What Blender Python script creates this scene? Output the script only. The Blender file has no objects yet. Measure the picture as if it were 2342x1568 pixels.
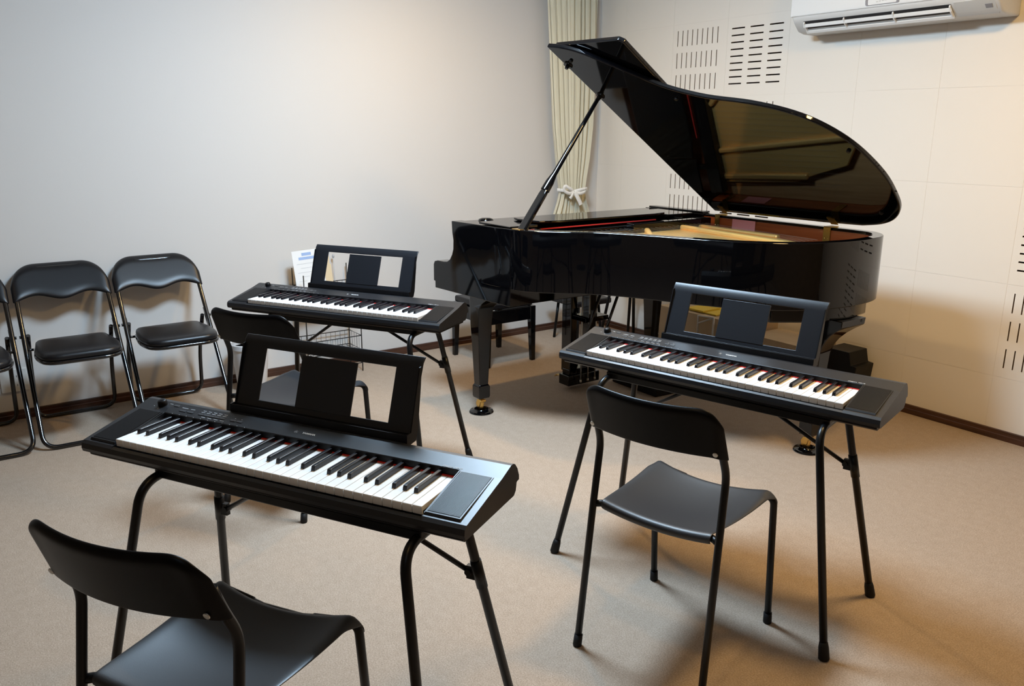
import bpy, bmesh, math, random
from mathutils import Vector, Matrix, Euler
random.seed(7)
PI = math.pi
SC = bpy.context.scene
COL = SC.collection

# ------------------------------------------------------------------ camera, light, exposure
cam_d = bpy.data.cameras.new('camera'); cam = bpy.data.objects.new('camera', cam_d); COL.objects.link(cam)
cam_d.sensor_width = 36.0; cam_d.lens = 1871.2 / 2342 * 36.0; cam_d.clip_start = 0.05
WA = 0.6155054
cam.matrix_world = (Matrix.Translation((4.496, -3.914, 1.3918)) @ Matrix.Rotation(PI/2 - WA, 4, 'Z')
                    @ Matrix.Rotation(PI/2 - 0.2571, 4, 'X') @ Matrix.Rotation(0.0038, 4, 'Z'))
SC.camera = cam
w = bpy.data.worlds.new('world'); SC.world = w; w.use_nodes = True
w.node_tree.nodes['Background'].inputs[0].default_value = (0.9, 0.9, 1.0, 1); w.node_tree.nodes['Background'].inputs[1].default_value = 0.0
SC.view_settings.view_transform = 'Standard'; SC.view_settings.look = 'None'
SC.view_settings.exposure = -0.17; SC.view_settings.gamma = 1.0; SC.view_settings.use_curve_mapping = False
H_CEIL = 2.45
# ceiling fixtures: (x, y, size_x, size_y, power, colour)
FIX = [(1.97, -2.36, 0.27, 0.11, 152.0), (4.70, -4.60, 0.20, 0.07, 8.0)]   # x, y, dome radius, dome drop, emission strength; second dome is added fill light
DOWN = [(1.10, -1.70, 20.0), (1.0, -4.7, 1.0), (3.3, -1.40, 36.0), (3.6, -3.6, 4.0)]
WARM = (1.0, 0.64, 0.25)
COOL = (0.58, 0.79, 1.0)

# ------------------------------------------------------------------ materials
def mat(name, col, rough=0.5, metal=0.0, spec=0.5, coat=0.0, noise=0.0, nscale=20.0, bump=0.0, bscale=200.0, emit=None, es=0, crough=0.03):
    m = bpy.data.materials.new(name); m.use_nodes = True
    nt = m.node_tree; b = nt.nodes['Principled BSDF']
    b.inputs['Base Color'].default_value = (*col, 1); b.inputs['Roughness'].default_value = rough
    b.inputs['Metallic'].default_value = metal; b.inputs['Specular IOR Level'].default_value = spec
    b.inputs['Coat Weight'].default_value = coat; b.inputs['Coat Roughness'].default_value = crough
    if emit:
        b.inputs['Emission Color'].default_value = (*emit, 1); b.inputs['Emission Strength'].default_value = es
    tc = nt.nodes.new('ShaderNodeTexCoord')
    if noise:
        n = nt.nodes.new('ShaderNodeTexNoise'); n.inputs['Scale'].default_value = nscale; n.inputs['Detail'].default_value = 6
        nt.links.new(tc.outputs['Object'], n.inputs['Vector'])
        r = nt.nodes.new('ShaderNodeValToRGB')
        r.color_ramp.elements[0].position = 0.3; r.color_ramp.elements[1].position = 0.7
        r.color_ramp.elements[0].color = (*[c * (1 - noise) for c in col], 1)
        r.color_ramp.elements[1].color = (*[min(1, c * (1 + noise)) for c in col], 1)
        nt.links.new(n.outputs['Fac'], r.inputs['Fac']); nt.links.new(r.outputs['Color'], b.inputs['Base Color'])
    if bump:
        n2 = nt.nodes.new('ShaderNodeTexNoise'); n2.inputs['Scale'].default_value = bscale; n2.inputs['Detail'].default_value = 3
        nt.links.new(tc.outputs['Object'], n2.inputs['Vector'])
        bp = nt.nodes.new('ShaderNodeBump'); bp.inputs['Strength'].default_value = bump; bp.inputs['Distance'].default_value = 0.002
        nt.links.new(n2.outputs['Fac'], bp.inputs['Height']); nt.links.new(bp.outputs['Normal'], b.inputs['Normal'])
    return m
def wood(name, c1, c2, rough=0.35, axis='X', scale=6.0, coat=0.0):
    m = mat(name, c1, rough, coat=coat); nt = m.node_tree; b = nt.nodes['Principled BSDF']
    tc = nt.nodes.new('ShaderNodeTexCoord'); mp = nt.nodes.new('ShaderNodeMapping')
    mp.inputs['Scale'].default_value = {'X': (0.6, 9, 9), 'Y': (9, 0.6, 9)}[axis]
    n = nt.nodes.new('ShaderNodeTexNoise'); n.inputs['Scale'].default_value = scale; n.inputs['Detail'].default_value = 5
    r = nt.nodes.new('ShaderNodeValToRGB'); r.color_ramp.elements[0].position = 0.35; r.color_ramp.elements[1].position = 0.65
    r.color_ramp.elements[0].color = (*c1, 1); r.color_ramp.elements[1].color = (*c2, 1)
    nt.links.new(tc.outputs['Object'], mp.inputs['Vector']); nt.links.new(mp.outputs['Vector'], n.inputs['Vector'])
    nt.links.new(n.outputs['Fac'], r.inputs['Fac']); nt.links.new(r.outputs['Color'], b.inputs['Base Color'])
    return m
M = {}
M['wallL'] = mat('plaster_wall', (0.675, 0.645, 0.615), 0.85, spec=0.2, bump=0.06, bscale=90)
M['panel'] = mat('panel_wall', (0.84, 0.785, 0.71), 0.7, spec=0.25, bump=0.04, bscale=60)
M['groove'] = mat('panel_groove', (0.81, 0.755, 0.68), 0.8)
M['void'] = mat('slot_void', (0.02, 0.014, 0.01), 0.9)
M['slotedge'] = mat('slot_edge', (0.20, 0.13, 0.07), 0.9)
M['ceil'] = mat('ceiling_paint', (0.55, 0.53, 0.50), 0.9)
M['woodwall'] = wood('wood_wall', (0.22, 0.15, 0.09), (0.30, 0.21, 0.13), 0.6, axis='Y')
M['base'] = wood('baseboard_wood', (0.035, 0.012, 0.006), (0.075, 0.027, 0.014), 0.3, coat=0.3)
M['baseY'] = wood('baseboard_wood_side', (0.035, 0.012, 0.006), (0.075, 0.027, 0.014), 0.3, axis='Y', coat=0.3)
# floor: beige brown low pile carpet tile with fine and broad mottling
def floor_mat():
    m = mat('floor_covering', (0.4, 0.29, 0.2), 0.85, spec=0.15); nt = m.node_tree; b = nt.nodes['Principled BSDF']
    tc = nt.nodes.new('ShaderNodeTexCoord')
    n1 = nt.nodes.new('ShaderNodeTexNoise'); n1.inputs['Scale'].default_value = 30; n1.inputs['Detail'].default_value = 8; n1.inputs['Roughness'].default_value = 0.7
    n2 = nt.nodes.new('ShaderNodeTexNoise'); n2.inputs['Scale'].default_value = 260; n2.inputs['Detail'].default_value = 3
    for n in (n1, n2): nt.links.new(tc.outputs['Object'], n.inputs['Vector'])
    r = nt.nodes.new('ShaderNodeValToRGB'); r.color_ramp.elements[0].position = 0.3; r.color_ramp.elements[1].position = 0.7
    r.color_ramp.elements[0].color = (0.385, 0.300, 0.230, 1); r.color_ramp.elements[1].color = (0.440, 0.348, 0.272, 1)
    r2 = nt.nodes.new('ShaderNodeValToRGB'); r2.color_ramp.elements[0].position = 0.35; r2.color_ramp.elements[1].position = 0.65
    r2.color_ramp.elements[0].color = (0.74, 0.73, 0.71, 1); r2.color_ramp.elements[1].color = (1.08, 1.08, 1.08, 1)
    mx = nt.nodes.new('ShaderNodeMixRGB'); mx.blend_type = 'MULTIPLY'; mx.inputs[0].default_value = 1
    nt.links.new(n1.outputs['Fac'], r.inputs['Fac']); nt.links.new(n2.outputs['Fac'], r2.inputs['Fac'])
    nt.links.new(r.outputs['Color'], mx.inputs[1]); nt.links.new(r2.outputs['Color'], mx.inputs[2]); nt.links.new(mx.outputs['Color'], b.inputs['Base Color'])
    bp = nt.nodes.new('ShaderNodeBump'); bp.inputs['Strength'].default_value = 0.25; bp.inputs['Distance'].default_value = 0.001
    nt.links.new(n2.outputs['Fac'], bp.inputs['Height']); nt.links.new(bp.outputs['Normal'], b.inputs['Normal'])
    return m
M['floor'] = floor_mat()
M['gloss'] = mat('polished_black', (0.0015, 0.0015, 0.002), 0.035, spec=0.45)
M['gold'] = mat('plate_gold', (0.84, 0.50, 0.15), 0.38, metal=0.45)
M['brass'] = mat('brass', (0.72, 0.46, 0.14), 0.25, metal=1.0)
M['dullbrass'] = mat('hinge_brass', (0.42, 0.26, 0.06), 0.35, metal=0.9)
M['mahog'] = wood('mahogany', (0.26, 0.055, 0.012), (0.36, 0.085, 0.02), 0.3, scale=5, coat=0.4)
M['spruce'] = wood('soundboard', (0.50, 0.27, 0.10), (0.60, 0.34, 0.14), 0.35, scale=8)
M['felt'] = mat('red_felt', (0.55, 0.02, 0.012), 0.95)
M['kbody'] = mat('keyboard_plastic', (0.010, 0.011, 0.0135), 0.40, spec=0.52, bump=0.05, bscale=900)
M['kdark'] = mat('keyboard_dark', (0.004, 0.004, 0.005), 0.42, spec=0.25)
M['rest'] = mat('rest_plastic', (0.010, 0.0115, 0.015), 0.36, spec=0.42, bump=0.05, bscale=900)
M['white'] = mat('white_key', (0.82, 0.81, 0.79), 0.25, spec=0.5)
M['black'] = mat('black_key', (0.006, 0.0055, 0.008), 0.28)
M['print'] = mat('printed_marks', (0.55, 0.57, 0.58), 0.6)
M['btn'] = mat('button_plastic', (0.05, 0.052, 0.056), 0.35)
M['tube'] = mat('black_tube', (0.003, 0.003, 0.0035), 0.34, spec=0.30)
M['tubegl'] = mat('black_tube_gloss', (0.003, 0.003, 0.004), 0.16, spec=0.6, coat=0.4, crough=0.08)
M['rubber'] = mat('rubber', (0.006, 0.006, 0.0065), 0.6, spec=0.3)
M['seat_lit'] = mat('seat_plastic_lit', (0.008, 0.0085, 0.011), 0.47, spec=0.75, bump=0.06, bscale=500)  # chair shell plastic made paler and shinier for light caught on the seat
M['seat'] = mat('seat_plastic_shaded', (0.0015, 0.0015, 0.002), 0.36, spec=0.14, bump=0.06, bscale=500)  # same shell plastic, darkened so the backrest returns little floor light
M['vinyl'] = mat('black_vinyl', (0.005, 0.005, 0.0065), 0.36, spec=0.38, bump=0.05, bscale=300)
M['screw'] = mat('screw_steel', (0.55, 0.53, 0.48), 0.35, metal=0.8)
M['curtain'] = mat('curtain_cloth', (0.74, 0.70, 0.56), 0.9, spec=0.1, bump=0.1, bscale=400)
M['ribbon'] = mat('white_ribbon', (0.85, 0.84, 0.81), 0.8)
M['acw'] = mat('ac_white', (0.80, 0.80, 0.79), 0.35)
M['acg'] = mat('ac_grey', (0.62, 0.62, 0.60), 0.4)
M['acg2'] = mat('ac_casing', (0.66, 0.655, 0.64), 0.4)
M['acd'] = mat('ac_dark', (0.02, 0.02, 0.022), 0.6)
M['aclens'] = mat('ac_lens', (0.28, 0.28, 0.30), 0.2)
M['paper'] = mat('paper', (0.86, 0.86, 0.85), 0.8)
M['pink'] = mat('pink_paper', (0.80, 0.30, 0.28), 0.8)
M['ink'] = mat('blue_ink', (0.35, 0.48, 0.75), 0.8)
M['inkg'] = mat('grey_ink', (0.45, 0.46, 0.48), 0.8)
M['manila'] = mat('manila_card', (0.72, 0.58, 0.38), 0.8)
M['card'] = mat('cardboard', (0.55, 0.40, 0.24), 0.85, noise=0.06, nscale=8)
M['yellow'] = mat('yellow_paper', (0.80, 0.55, 0.04), 0.7)
M['bin'] = mat('bin_plastic', (0.74, 0.75, 0.77), 0.4)
M['outlet'] = mat('outlet_plate', (0.66, 0.65, 0.62), 0.4)
M['wire'] = mat('black_wire', (0.02, 0.02, 0.02), 0.4)
M['whitemetal'] = mat('white_metal', (0.70, 0.68, 0.64), 0.4)
M['lamp'] = mat('lamp_diffuser', (0.9, 0.9, 0.9), 0.6, emit=(0.95, 0.97, 1.0), es=3.0)
M['lampw'] = mat('warm_lamp_diffuser', (0.9, 0.8, 0.6), 0.6, emit=WARM, es=6.0)
M['ivory'] = mat('ivory_plastic', (0.7, 0.66, 0.5), 0.5)
M['grille'] = mat('speaker_grille', (0.004, 0.0045, 0.006), 0.42, spec=0.42)

# ------------------------------------------------------------------ mesh helpers
def NB(): return bmesh.new()
def box(bm, x0, x1, y0, y1, z0, z1, mi=0, mtx=None):
    vs = [bm.verts.new((x, y, z)) for z in (z0, z1) for y in (y0, y1) for x in (x0, x1)]
    if mtx is not None:
        for v in vs: v.co = mtx @ v.co
    for f in ((0, 2, 3, 1), (4, 5, 7, 6), (0, 1, 5, 4), (2, 6, 7, 3), (0, 4, 6, 2), (1, 3, 7, 5)):
        fc = bm.faces.new([vs[i] for i in f]); fc.material_index = mi
    return vs
def prism(bm, poly, h0, h1, ax='z', mi=0, f=None):
    """poly: 2d points; ax: extrusion axis. ax x -> poly=(y,z); y -> (x,z); z -> (x,y)"""
    def P(a, b, h):
        c = {'x': (h, a, b), 'y': (a, h, b), 'z': (a, b, h)}[ax]
        return f(*c) if f else c
    A = [bm.verts.new(P(a, b, h0)) for a, b in poly]; B = [bm.verts.new(P(a, b, h1)) for a, b in poly]
    n = len(poly); fs = [bm.faces.new(A), bm.faces.new(B[::-1])]
    for i in range(n): fs.append(bm.faces.new((A[i], B[i], B[(i+1) % n], A[(i+1) % n])))
    for q in fs: q.material_index = mi
def tube(bm, pts, r, n=12, closed=False, cap=True, mi=0):
    pts = [Vector(p) for p in pts]; N = len(pts); rr = r if isinstance(r, (list, tuple)) else [r]*N
    rings = []; prev = None
    for i, p in enumerate(pts):
        a = pts[(i-1) % N] if (closed or i > 0) else p; b = pts[(i+1) % N] if (closed or i < N-1) else p
        t = (b - a).normalized()
        if prev is None:
            up = Vector((0, 0, 1)) if abs(t.z) < 0.9 else Vector((1, 0, 0)); e1 = t.cross(up).normalized()
        else:
            e1 = (prev - t * prev.dot(t)); e1.normalize()
        prev = e1; e2 = t.cross(e1)
        rings.append([bm.verts.new(p + (e1*math.cos(2*PI*k/n) + e2*math.sin(2*PI*k/n)) * rr[i]) for k in range(n)])
    M_ = N if closed else N-1
    for i in range(M_):
        A = rings[i]; B = rings[(i+1) % N]
        for k in range(n):
            fc = bm.faces.new((A[k], A[(k+1) % n], B[(k+1) % n], B[k])); fc.smooth = True; fc.material_index = mi
    if cap and not closed:
        bm.faces.new(rings[0][::-1]).material_index = mi; bm.faces.new(rings[-1]).material_index = mi
def lathe(bm, prof, n=32, c=(0, 0, 0), mtx=None, mi=0):
    rings = []
    for r, z in prof:
        ring = []
        for k in range(n):
            v = Vector((c[0] + r*math.cos(2*PI*k/n), c[1] + r*math.sin(2*PI*k/n), c[2] + z))
            if mtx is not None: v = mtx @ v
            ring.append(bm.verts.new(v))
        rings.append(ring)
    for a, b in zip(rings, rings[1:]):
        for k in range(n):
            fc = bm.faces.new((a[k], a[(k+1) % n], b[(k+1) % n], b[k])); fc.smooth = True; fc.material_index = mi
    if prof[0][0] > 1e-5: bm.faces.new(rings[0][::-1]).material_index = mi
    if prof[-1][0] > 1e-5: bm.faces.new(rings[-1]).material_index = mi
def fillet(pts, r, n=6):
    """round the inner corners of a 3d polyline"""
    pts = [Vector(p) for p in pts]; out = [pts[0]]
    for i in range(1, len(pts)-1):
        p = pts[i]; a = (pts[i-1]-p); b = (pts[i+1]-p); ri = r[i-1] if isinstance(r, (list, tuple)) else r
        ri = min(ri, a.length*0.49, b.length*0.49); A = p + a.normalized()*ri; B = p + b.normalized()*ri
        for k in range(n+1):
            t = k/n; out.append((1-t)**2*A + 2*t*(1-t)*p + t*t*B)
    out.append(pts[-1]); return out
def fillet_closed(pts, r, n=6):
    pts = [Vector(p) for p in pts]; N = len(pts); out = []
    for i in range(N):
        p = pts[i]; a = pts[i-1]-p; b = pts[(i+1) % N]-p; ri = r[i] if isinstance(r, (list, tuple)) else r
        ri = min(ri, a.length*0.49, b.length*0.49); A = p + a.normalized()*ri; B = p + b.normalized()*ri
        for k in range(n+1):
            t = k/n; out.append((1-t)**2*A + 2*t*(1-t)*p + t*t*B)
    return out
def catmull(pts, n=6):
    out = []; P = [Vector((*p, 0)) if len(p) == 2 else Vector(p) for p in pts]
    for i in range(len(P)-1):
        p0 = P[max(i-1, 0)]; p1 = P[i]; p2 = P[i+1]; p3 = P[min(i+2, len(P)-1)]
        for k in range(n):
            t = k/n
            out.append(0.5*((2*p1) + (p2-p0)*t + (2*p0-5*p1+4*p2-p3)*t*t + (3*p1-p0-3*p2+p3)*t**3))
    out.append(P[-1]); return out
def obj(name, bm, m, parent=None, off=None, bevel=0, seg=2, smooth=False, autos=None):
    bmesh.ops.recalc_face_normals(bm, faces=bm.faces)
    if off is not None: bmesh.ops.translate(bm, verts=bm.verts, vec=Vector(off))
    me = bpy.data.meshes.new(name); bm.to_mesh(me); bm.free()
    for x in (m if isinstance(m, (list, tuple)) else [m]): me.materials.append(x)
    if smooth:
        for p in me.polygons: p.use_smooth = True
    o = bpy.data.objects.new(name, me); COL.objects.link(o)
    if parent is not None: o.parent = parent
    if bevel:
        b = o.modifiers.new('bevel', 'BEVEL'); b.width = bevel; b.segments = seg; b.limit_method = 'ANGLE'; b.angle_limit = math.radians(40)
        for p in me.polygons: p.use_smooth = True
        if not autos: autos = 40
        wn_ = o.modifiers.new('weighted', 'WEIGHTED_NORMAL'); wn_.keep_sharp = True
    if autos:
        me.set_sharp_from_angle(angle=math.radians(autos))
        for p in me.polygons: p.use_smooth = True
    return o
def thing(name, label, cat, loc=(0, 0, 0), rz=0, group=None):
    o = bpy.data.objects.new(name, None); COL.objects.link(o); o.empty_display_size = 0.05
    o.location = loc; o.rotation_euler = (0, 0, rz); o['label'] = label; o['category'] = cat
    if group: o['group'] = group
    return o
def tag(o, label, cat, group=None):
    o['label'] = label; o['category'] = cat
    if group: o['group'] = group
    return o
def struct(name, bm, m, **k):
    o = obj(name, bm, m, **k); o['kind'] = 'structure'; return o
def kids(o): return [c for c in COL.objects if c.parent == o]
def copy_tree(root, loc, rz, label, par=None):
    allc = {}
    for c in COL.objects:
        if c.parent: allc.setdefault(c.parent, []).append(c)
    def rec(o, p):
        n = o.copy(); COL.objects.link(n)
        if p is not None: n.parent = p
        for ch in allc.get(o, []): rec(ch, n)
        return n
    r = rec(root, None); r.location = loc; r.rotation_euler = (0, 0, rz); r['label'] = label
    return r
def text_bm(body, size, depth=0.0004, shear=0.0, bold=0.0):
    cu = bpy.data.curves.new('txt', 'FONT'); cu.body = body; cu.size = size; cu.extrude = depth/2; cu.align_x = 'CENTER'; cu.align_y = 'CENTER'
    cu.offset = bold; cu.shear = shear
    o = bpy.data.objects.new('txt', cu); COL.objects.link(o)
    me = o.to_mesh(); bm = bmesh.new(); bm.from_mesh(me); o.to_mesh_clear()
    bpy.data.objects.remove(o); bpy.data.curves.remove(cu); return bm

# ------------------------------------------------------------------ room shell
RX, RY = 6.2, -6.4
bm = NB(); box(bm, -0.1, RX, RY, 0.1, -0.06, 0.0); struct('floor', bm, M['floor'])
bm = NB(); box(bm, -0.1, RX, RY, 0.1, H_CEIL, H_CEIL+0.06); struct('ceiling', bm, M['ceil'])
bm = NB(); box(bm, -0.1, 0, RY, 0.1, 0, H_CEIL); struct('wall_left', bm, M['wallL'])
bm = NB(); box(bm, RX, RX+0.1, RY, 0.1, 0, H_CEIL); struct('wall_right', bm, M['woodwall'])
bm = NB(); box(bm, -0.1, RX, RY-0.1, RY, 0, H_CEIL); struct('wall_front', bm, M['woodwall'])
# back wall: acoustic boards with milled slots
PX0, PW, PZ0 = 0.252, 0.428, 0.290
seams_x = [PX0 + PW*i for i in range(-0, 14)]
seams_z = [PZ0 + 0.4285*i for i in range(0, 6)]
slots = []
def vblock(ci, ri, x0=None):
    px = PX0 + PW*ci; pz = PZ0 + 0.4285*ri
    for j in range(3):
        z1 = pz + 0.4285 - 0.036 - j*0.1285
        for i in range(9):
            x = px + 0.035 + 0.0395*i
            slots.append((x, x+0.0055, z1-0.090, z1))
def hblock(ci, ri):
    px = PX0 + PW*ci; pz = PZ0 + 0.4285*ri
    for j in range(9):
        z = pz + 0.064 + 0.0378*j
        for i in range(3):
            x = px + 0.030 + 0.1315*i
            slots.append((x, x+0.092, z, z+0.0075))
vblock(1, 3); hblock(2, 3); vblock(2, 2); vblock(1, 1); hblock(1, 2); hblock(2, 1); hblock(1, 0); vblock(2, 0)
vblock(6, 0); hblock(6, 1); vblock(6, 2); hblock(6, 3)
for c in (7,): hblock(c, 0); vblock(c, 1); hblock(c, 2); vblock(c, 3)
bm = NB()
# each panel is meshed on its own (grid cut at its slots); T-junction free inside a panel
GW = 0.0015
def heightgrid(bm, x0, x1, z0, z1, sl, groove):
    xs = {x0, x1}; zs = {z0, z1}
    if groove: xs |= {x0+GW, x1-GW}; zs |= {z0+GW, z1-GW}
    for a, b, c, d in sl: xs |= {a, b}; zs |= {c, d}
    xs = sorted(xs); zs = sorted(zs)
    def dep(i, j):
        cx = (xs[i]+xs[i+1])/2; cz = (zs[j]+zs[j+1])/2
        for a, b, c, d in sl:
            if a < cx < b and c < cz < d: return 0.02
        if groove and (cx < x0+GW or cx > x1-GW or cz < z0+GW or cz > z1-GW): return 0.0011
        return 0.0
    nx, nz = len(xs)-1, len(zs)-1
    D = [[dep(i, j) for j in range(nz)] for i in range(nx)]
    vc = {}
    def V(i, j, d):
        k = (i, j, d)
        if k not in vc: vc[k] = bm.verts.new((xs[i], d, zs[j]))
        return vc[k]
    for i in range(nx):
        for j in range(nz):
            d = D[i][j]; f = bm.faces.new((V(i, j, d), V(i+1, j, d), V(i+1, j+1, d), V(i, j+1, d)))
            f.material_index = 2 if d == 0.02 else (1 if d == 0.0011 else 0)
            if i+1 < nx and D[i+1][j] != d:
                e = D[i+1][j]; f = bm.faces.new((V(i+1, j, d), V(i+1, j, e), V(i+1, j+1, e), V(i+1, j+1, d))); f.material_index = 3 if max(d, e) > 0.01 else 1
            if j+1 < nz and D[i][j+1] != d:
                e = D[i][j+1]; f = bm.faces.new((V(i, j+1, d), V(i+1, j+1, d), V(i+1, j+1, e), V(i, j+1, e))); f.material_index = 3 if max(d, e) > 0.01 else 1
cx = [0.0] + seams_x + [RX]
cz = [0.0] + seams_z[:-1] + [H_CEIL]
for a, b in zip(cx, cx[1:]):
    if b - a < 0.01: continue
    b = min(b, RX)
    if a >= RX: break
    for c, d in zip(cz, cz[1:]):
        if d - c < 0.01: continue
        sl = [s for s in slots if a <= s[0] < b and c <= s[2] < d]
        heightgrid(bm, a, b, c, d, sl, True)
# backing so the wall has a body
box(bm, -0.1, RX, 0.021, 0.1, 0, H_CEIL, mi=2)
o = obj('wall_back', bm, [M['panel'], M['groove'], M['void'], M['slotedge']]); o['kind'] = 'structure'
def baseboard(name, axis, m):
    bm = NB(); prof = [(0, 0), (-0.013, 0), (-0.013, 0.024), (-0.009, 0.027), (-0.009, 0.044), (0, 0.046)]
    if axis == 'x':
        prism(bm, [(a, b) for a, b in prof], 0.0, RX, 'x')
    else:
        prism(bm, [(-a, b) for a, b in prof], RY, 0.0, 'y')
    struct(name, bm, m)
baseboard('baseboard_back', 'x', M['base']); baseboard('baseboard_left', 'y', M['baseY'])

# ------------------------------------------------------------------ ceiling fixtures (above the frame; they light the room)
for i, (x, y, rd, dr, es) in enumerate(FIX):
    t = thing('ceiling_light', ('round white dome ceiling light over the middle of the room', 'small round white dome added as unseen fill light near the camera side of the room')[i], 'ceiling light', (x, y, H_CEIL))
    bm = NB(); lathe(bm, [(rd*0.9, -0.02), (rd+0.02, -0.018), (rd+0.02, 0.0)], 40); obj('housing', bm, M['acw'], t, autos=40)
    bm = NB(); lathe(bm, [(0.0, -0.02-dr)] + [(rd*math.sin(a_*PI/16)**0.8, -0.02-dr*math.cos(a_*PI/16)) for a_ in range(1, 9)], 32)
    lm = mat('dome_diffuser', (0.9, 0.9, 0.9), 0.6, emit=COOL, es=es); obj('diffuser', bm, lm, t, smooth=True)
for i, (x, y, pw) in enumerate(DOWN):
    kz = 4.2 if i == 2 else 1.0
    nm = ('above the piano keyboard end', 'above the folding chairs', 'above the piano tail side', 'above the middle keyboards')[i]
    t = thing('downlight', ('wide round' if i == 2 else 'small round') + ' warm downlight in the ceiling ' + nm, 'ceiling light', (x, y, H_CEIL))
    bm = NB(); lathe(bm, [(0.03*kz, -0.012), (0.03*kz+0.025, -0.012), (0.03*kz+0.03, -0.006), (0.03*kz+0.03, 0.0)]); obj('trim', bm, M['acw'], t, autos=40)
    bm = NB(); lathe(bm, [(0.03*kz, -0.0125), (0.03*kz, -0.010)]); obj('lamp', bm, M['lampw'], t)
    l = bpy.data.lights.new('downlight_light', 'AREA'); l.shape = 'DISK'; l.size = 0.09*kz; l.energy = pw; l.color = WARM
    lo = bpy.data.objects.new('downlight_light', l); COL.objects.link(lo); lo.location = (x, y, H_CEIL-0.02)

# ------------------------------------------------------------------ grand piano (built in room coordinates about PO)
PO = Vector((1.8, -1.2, 0))
piano = thing('grand_piano', 'polished black grand piano with its lid propped wide open by the back wall', 'piano', PO)
OFF = tuple(-PO)
ZT, ZB = 0.955, 0.680
def armY(x): return -1.858 + 0.10*(x-1.076)
curve = [(1.30, armY(1.30)), (1.45, armY(1.45)), (1.56, -1.800), (1.64, -1.748), (1.725, -1.662), (1.825, -1.558), (1.955, -1.480), (2.12, -1.405), (2.245, -1.347),
         (2.367, -1.278), (2.480, -1.172), (2.555, -1.045), (2.592, -0.900), (2.598, -0.770), (2.578, -0.650), (2.535, -0.570), (2.47, -0.520), (2.38, -0.505)]
outl = [(v.x, v.y) for v in catmull(curve, 6)]
outl = outl + [(2.0, -0.505), (1.6, -0.505), (1.30, -0.505)]
def inset(poly, d):
    out = []
    for i, p in enumerate(poly):
        a = Vector(poly[max(i-1, 0)]); b = Vector(poly[min(i+1, len(poly)-1)]); t = (b-a).normalized()
        n = Vector((-t.y, t.x)); out.append((p[0]+n.x*d, p[1]+n.y*d))
    return out
def band(bm, A, B, z0, z1, mi=0):
    n = len(A)
    a0 = [bm.verts.new((*p, z0)) for p in A]; a1 = [bm.verts.new((*p, z1)) for p in A]
    b0 = [bm.verts.new((*p, z0)) for p in B]; b1 = [bm.verts.new((*p, z1)) for p in B]
    for i in range(n-1):
        for q in ((a0[i], a0[i+1], a1[i+1], a1[i]), (b0[i], b1[i], b1[i+1], b0[i+1]), (a1[i], a1[i+1], b1[i+1], b1[i]), (a0[i], b0[i], b0[i+1], a0[i+1])):
            f = bm.faces.new(q); f.material_index = mi
    bm.faces.new((a0[0], a1[0], b1[0], b0[0])); bm.faces.new((a0[-1], b0[-1], b1[-1], a1[-1]))
in1 = inset(outl, 0.045)
bm = NB(); band(bm, outl, in1, ZB, ZT)
rim = obj('rim', bm, M['gloss'], piano, OFF, bevel=0.004, autos=35)
in2 = inset(outl, 0.052)
bm = NB(); band(bm, inset(outl, 0.0455), in2, ZB+0.08, ZT-0.012)
obj('inner_rim', bm, M['mahog'], piano, OFF, autos=40)
# arms (cheeks) at both ends of the keyboard
prof = [(1.51, ZT), (1.076, ZT), (1.080, 0.90), (1.088, 0.862), (1.086, 0.82), (1.076, 0.792), (1.058, 0.766), (1.035, 0.752), (1.005, 0.748), (0.955, 0.748),
        (0.930, 0.742), (0.921, 0.725), (0.920, 0.642), (0.932, 0.640), (0.932, 0.607), (1.51, 0.600), (1.51, 0.68)]
def arm(name, f0, f1):
    bm = NB()
    A = [bm.verts.new((x, f0(x), z)) for x, z in prof]; B = [bm.verts.new((x, f1(x), z)) for x, z in prof]
    bm.faces.new(A); bm.faces.new(B[::-1]); n = len(prof)
    for i in range(n): bm.faces.new((A[i], B[i], B[(i+1) % n], A[(i+1) % n]))
    obj(name, bm, M['gloss'], piano, OFF, bevel=0.003, autos=35)
arm('arm', armY, lambda x: armY(x)+0.06)
arm('arm', lambda x: -0.565, lambda x: -0.505)
# keybed, key slip, fallboard, keys
bm = NB(); box(bm, 0.945, 1.508, -1.79, -0.56, 0.602, 0.682); obj('keybed', bm, M['gloss'], piano, OFF, bevel=0.003)
bm = NB(); box(bm, 0.932, 0.952, -1.80, -0.565, 0.655, 0.70); obj('key_slip', bm, M['gloss'], piano, OFF, bevel=0.003)
bm = NB(); box(bm, 0.955, 1.075, -1.80, -1.72, 0.655, 0.745); box(bm, 0.955, 1.075, -0.645, -0.565, 0.655, 0.745); obj('key_block', bm, M['gloss'], piano, OFF, bevel=0.004)
bm = NB(); kw = (1.72-0.65)/52
for i in range(52): box(bm, 0.956, 1.10, -1.718+kw*i, -1.718+kw*(i+1)-0.001, 0.66, 0.705)
k = obj('white_keys', bm, M['white'], piano, OFF); k['kind'] = 'stuff'
bm = NB()
for i in range(52):
    if (i % 7) in (0, 2, 3, 5, 6) and i < 51: box(bm, 1.005, 1.10, -1.718+kw*(i+1)-0.006, -1.718+kw*(i+1)+0.006, 0.70, 0.716)
k = obj('black_keys', bm, M['black'], piano, OFF); k['kind'] = 'stuff'
bm = NB(); box(bm, 1.095, 1.115, -1.80, -0.565, 0.655, 0.94); obj('fallboard', bm, M['gloss'], piano, OFF, bevel=0.004)
bm = NB(); prism(bm, [(1.085, armY(1.085)+0.055), (1.225, armY(1.225)+0.055), (1.225, -0.565), (1.085, -0.565)], 0.925, 0.953, 'z'); obj('top_rail', bm, M['gloss'], piano, OFF, bevel=0.003)
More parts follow.
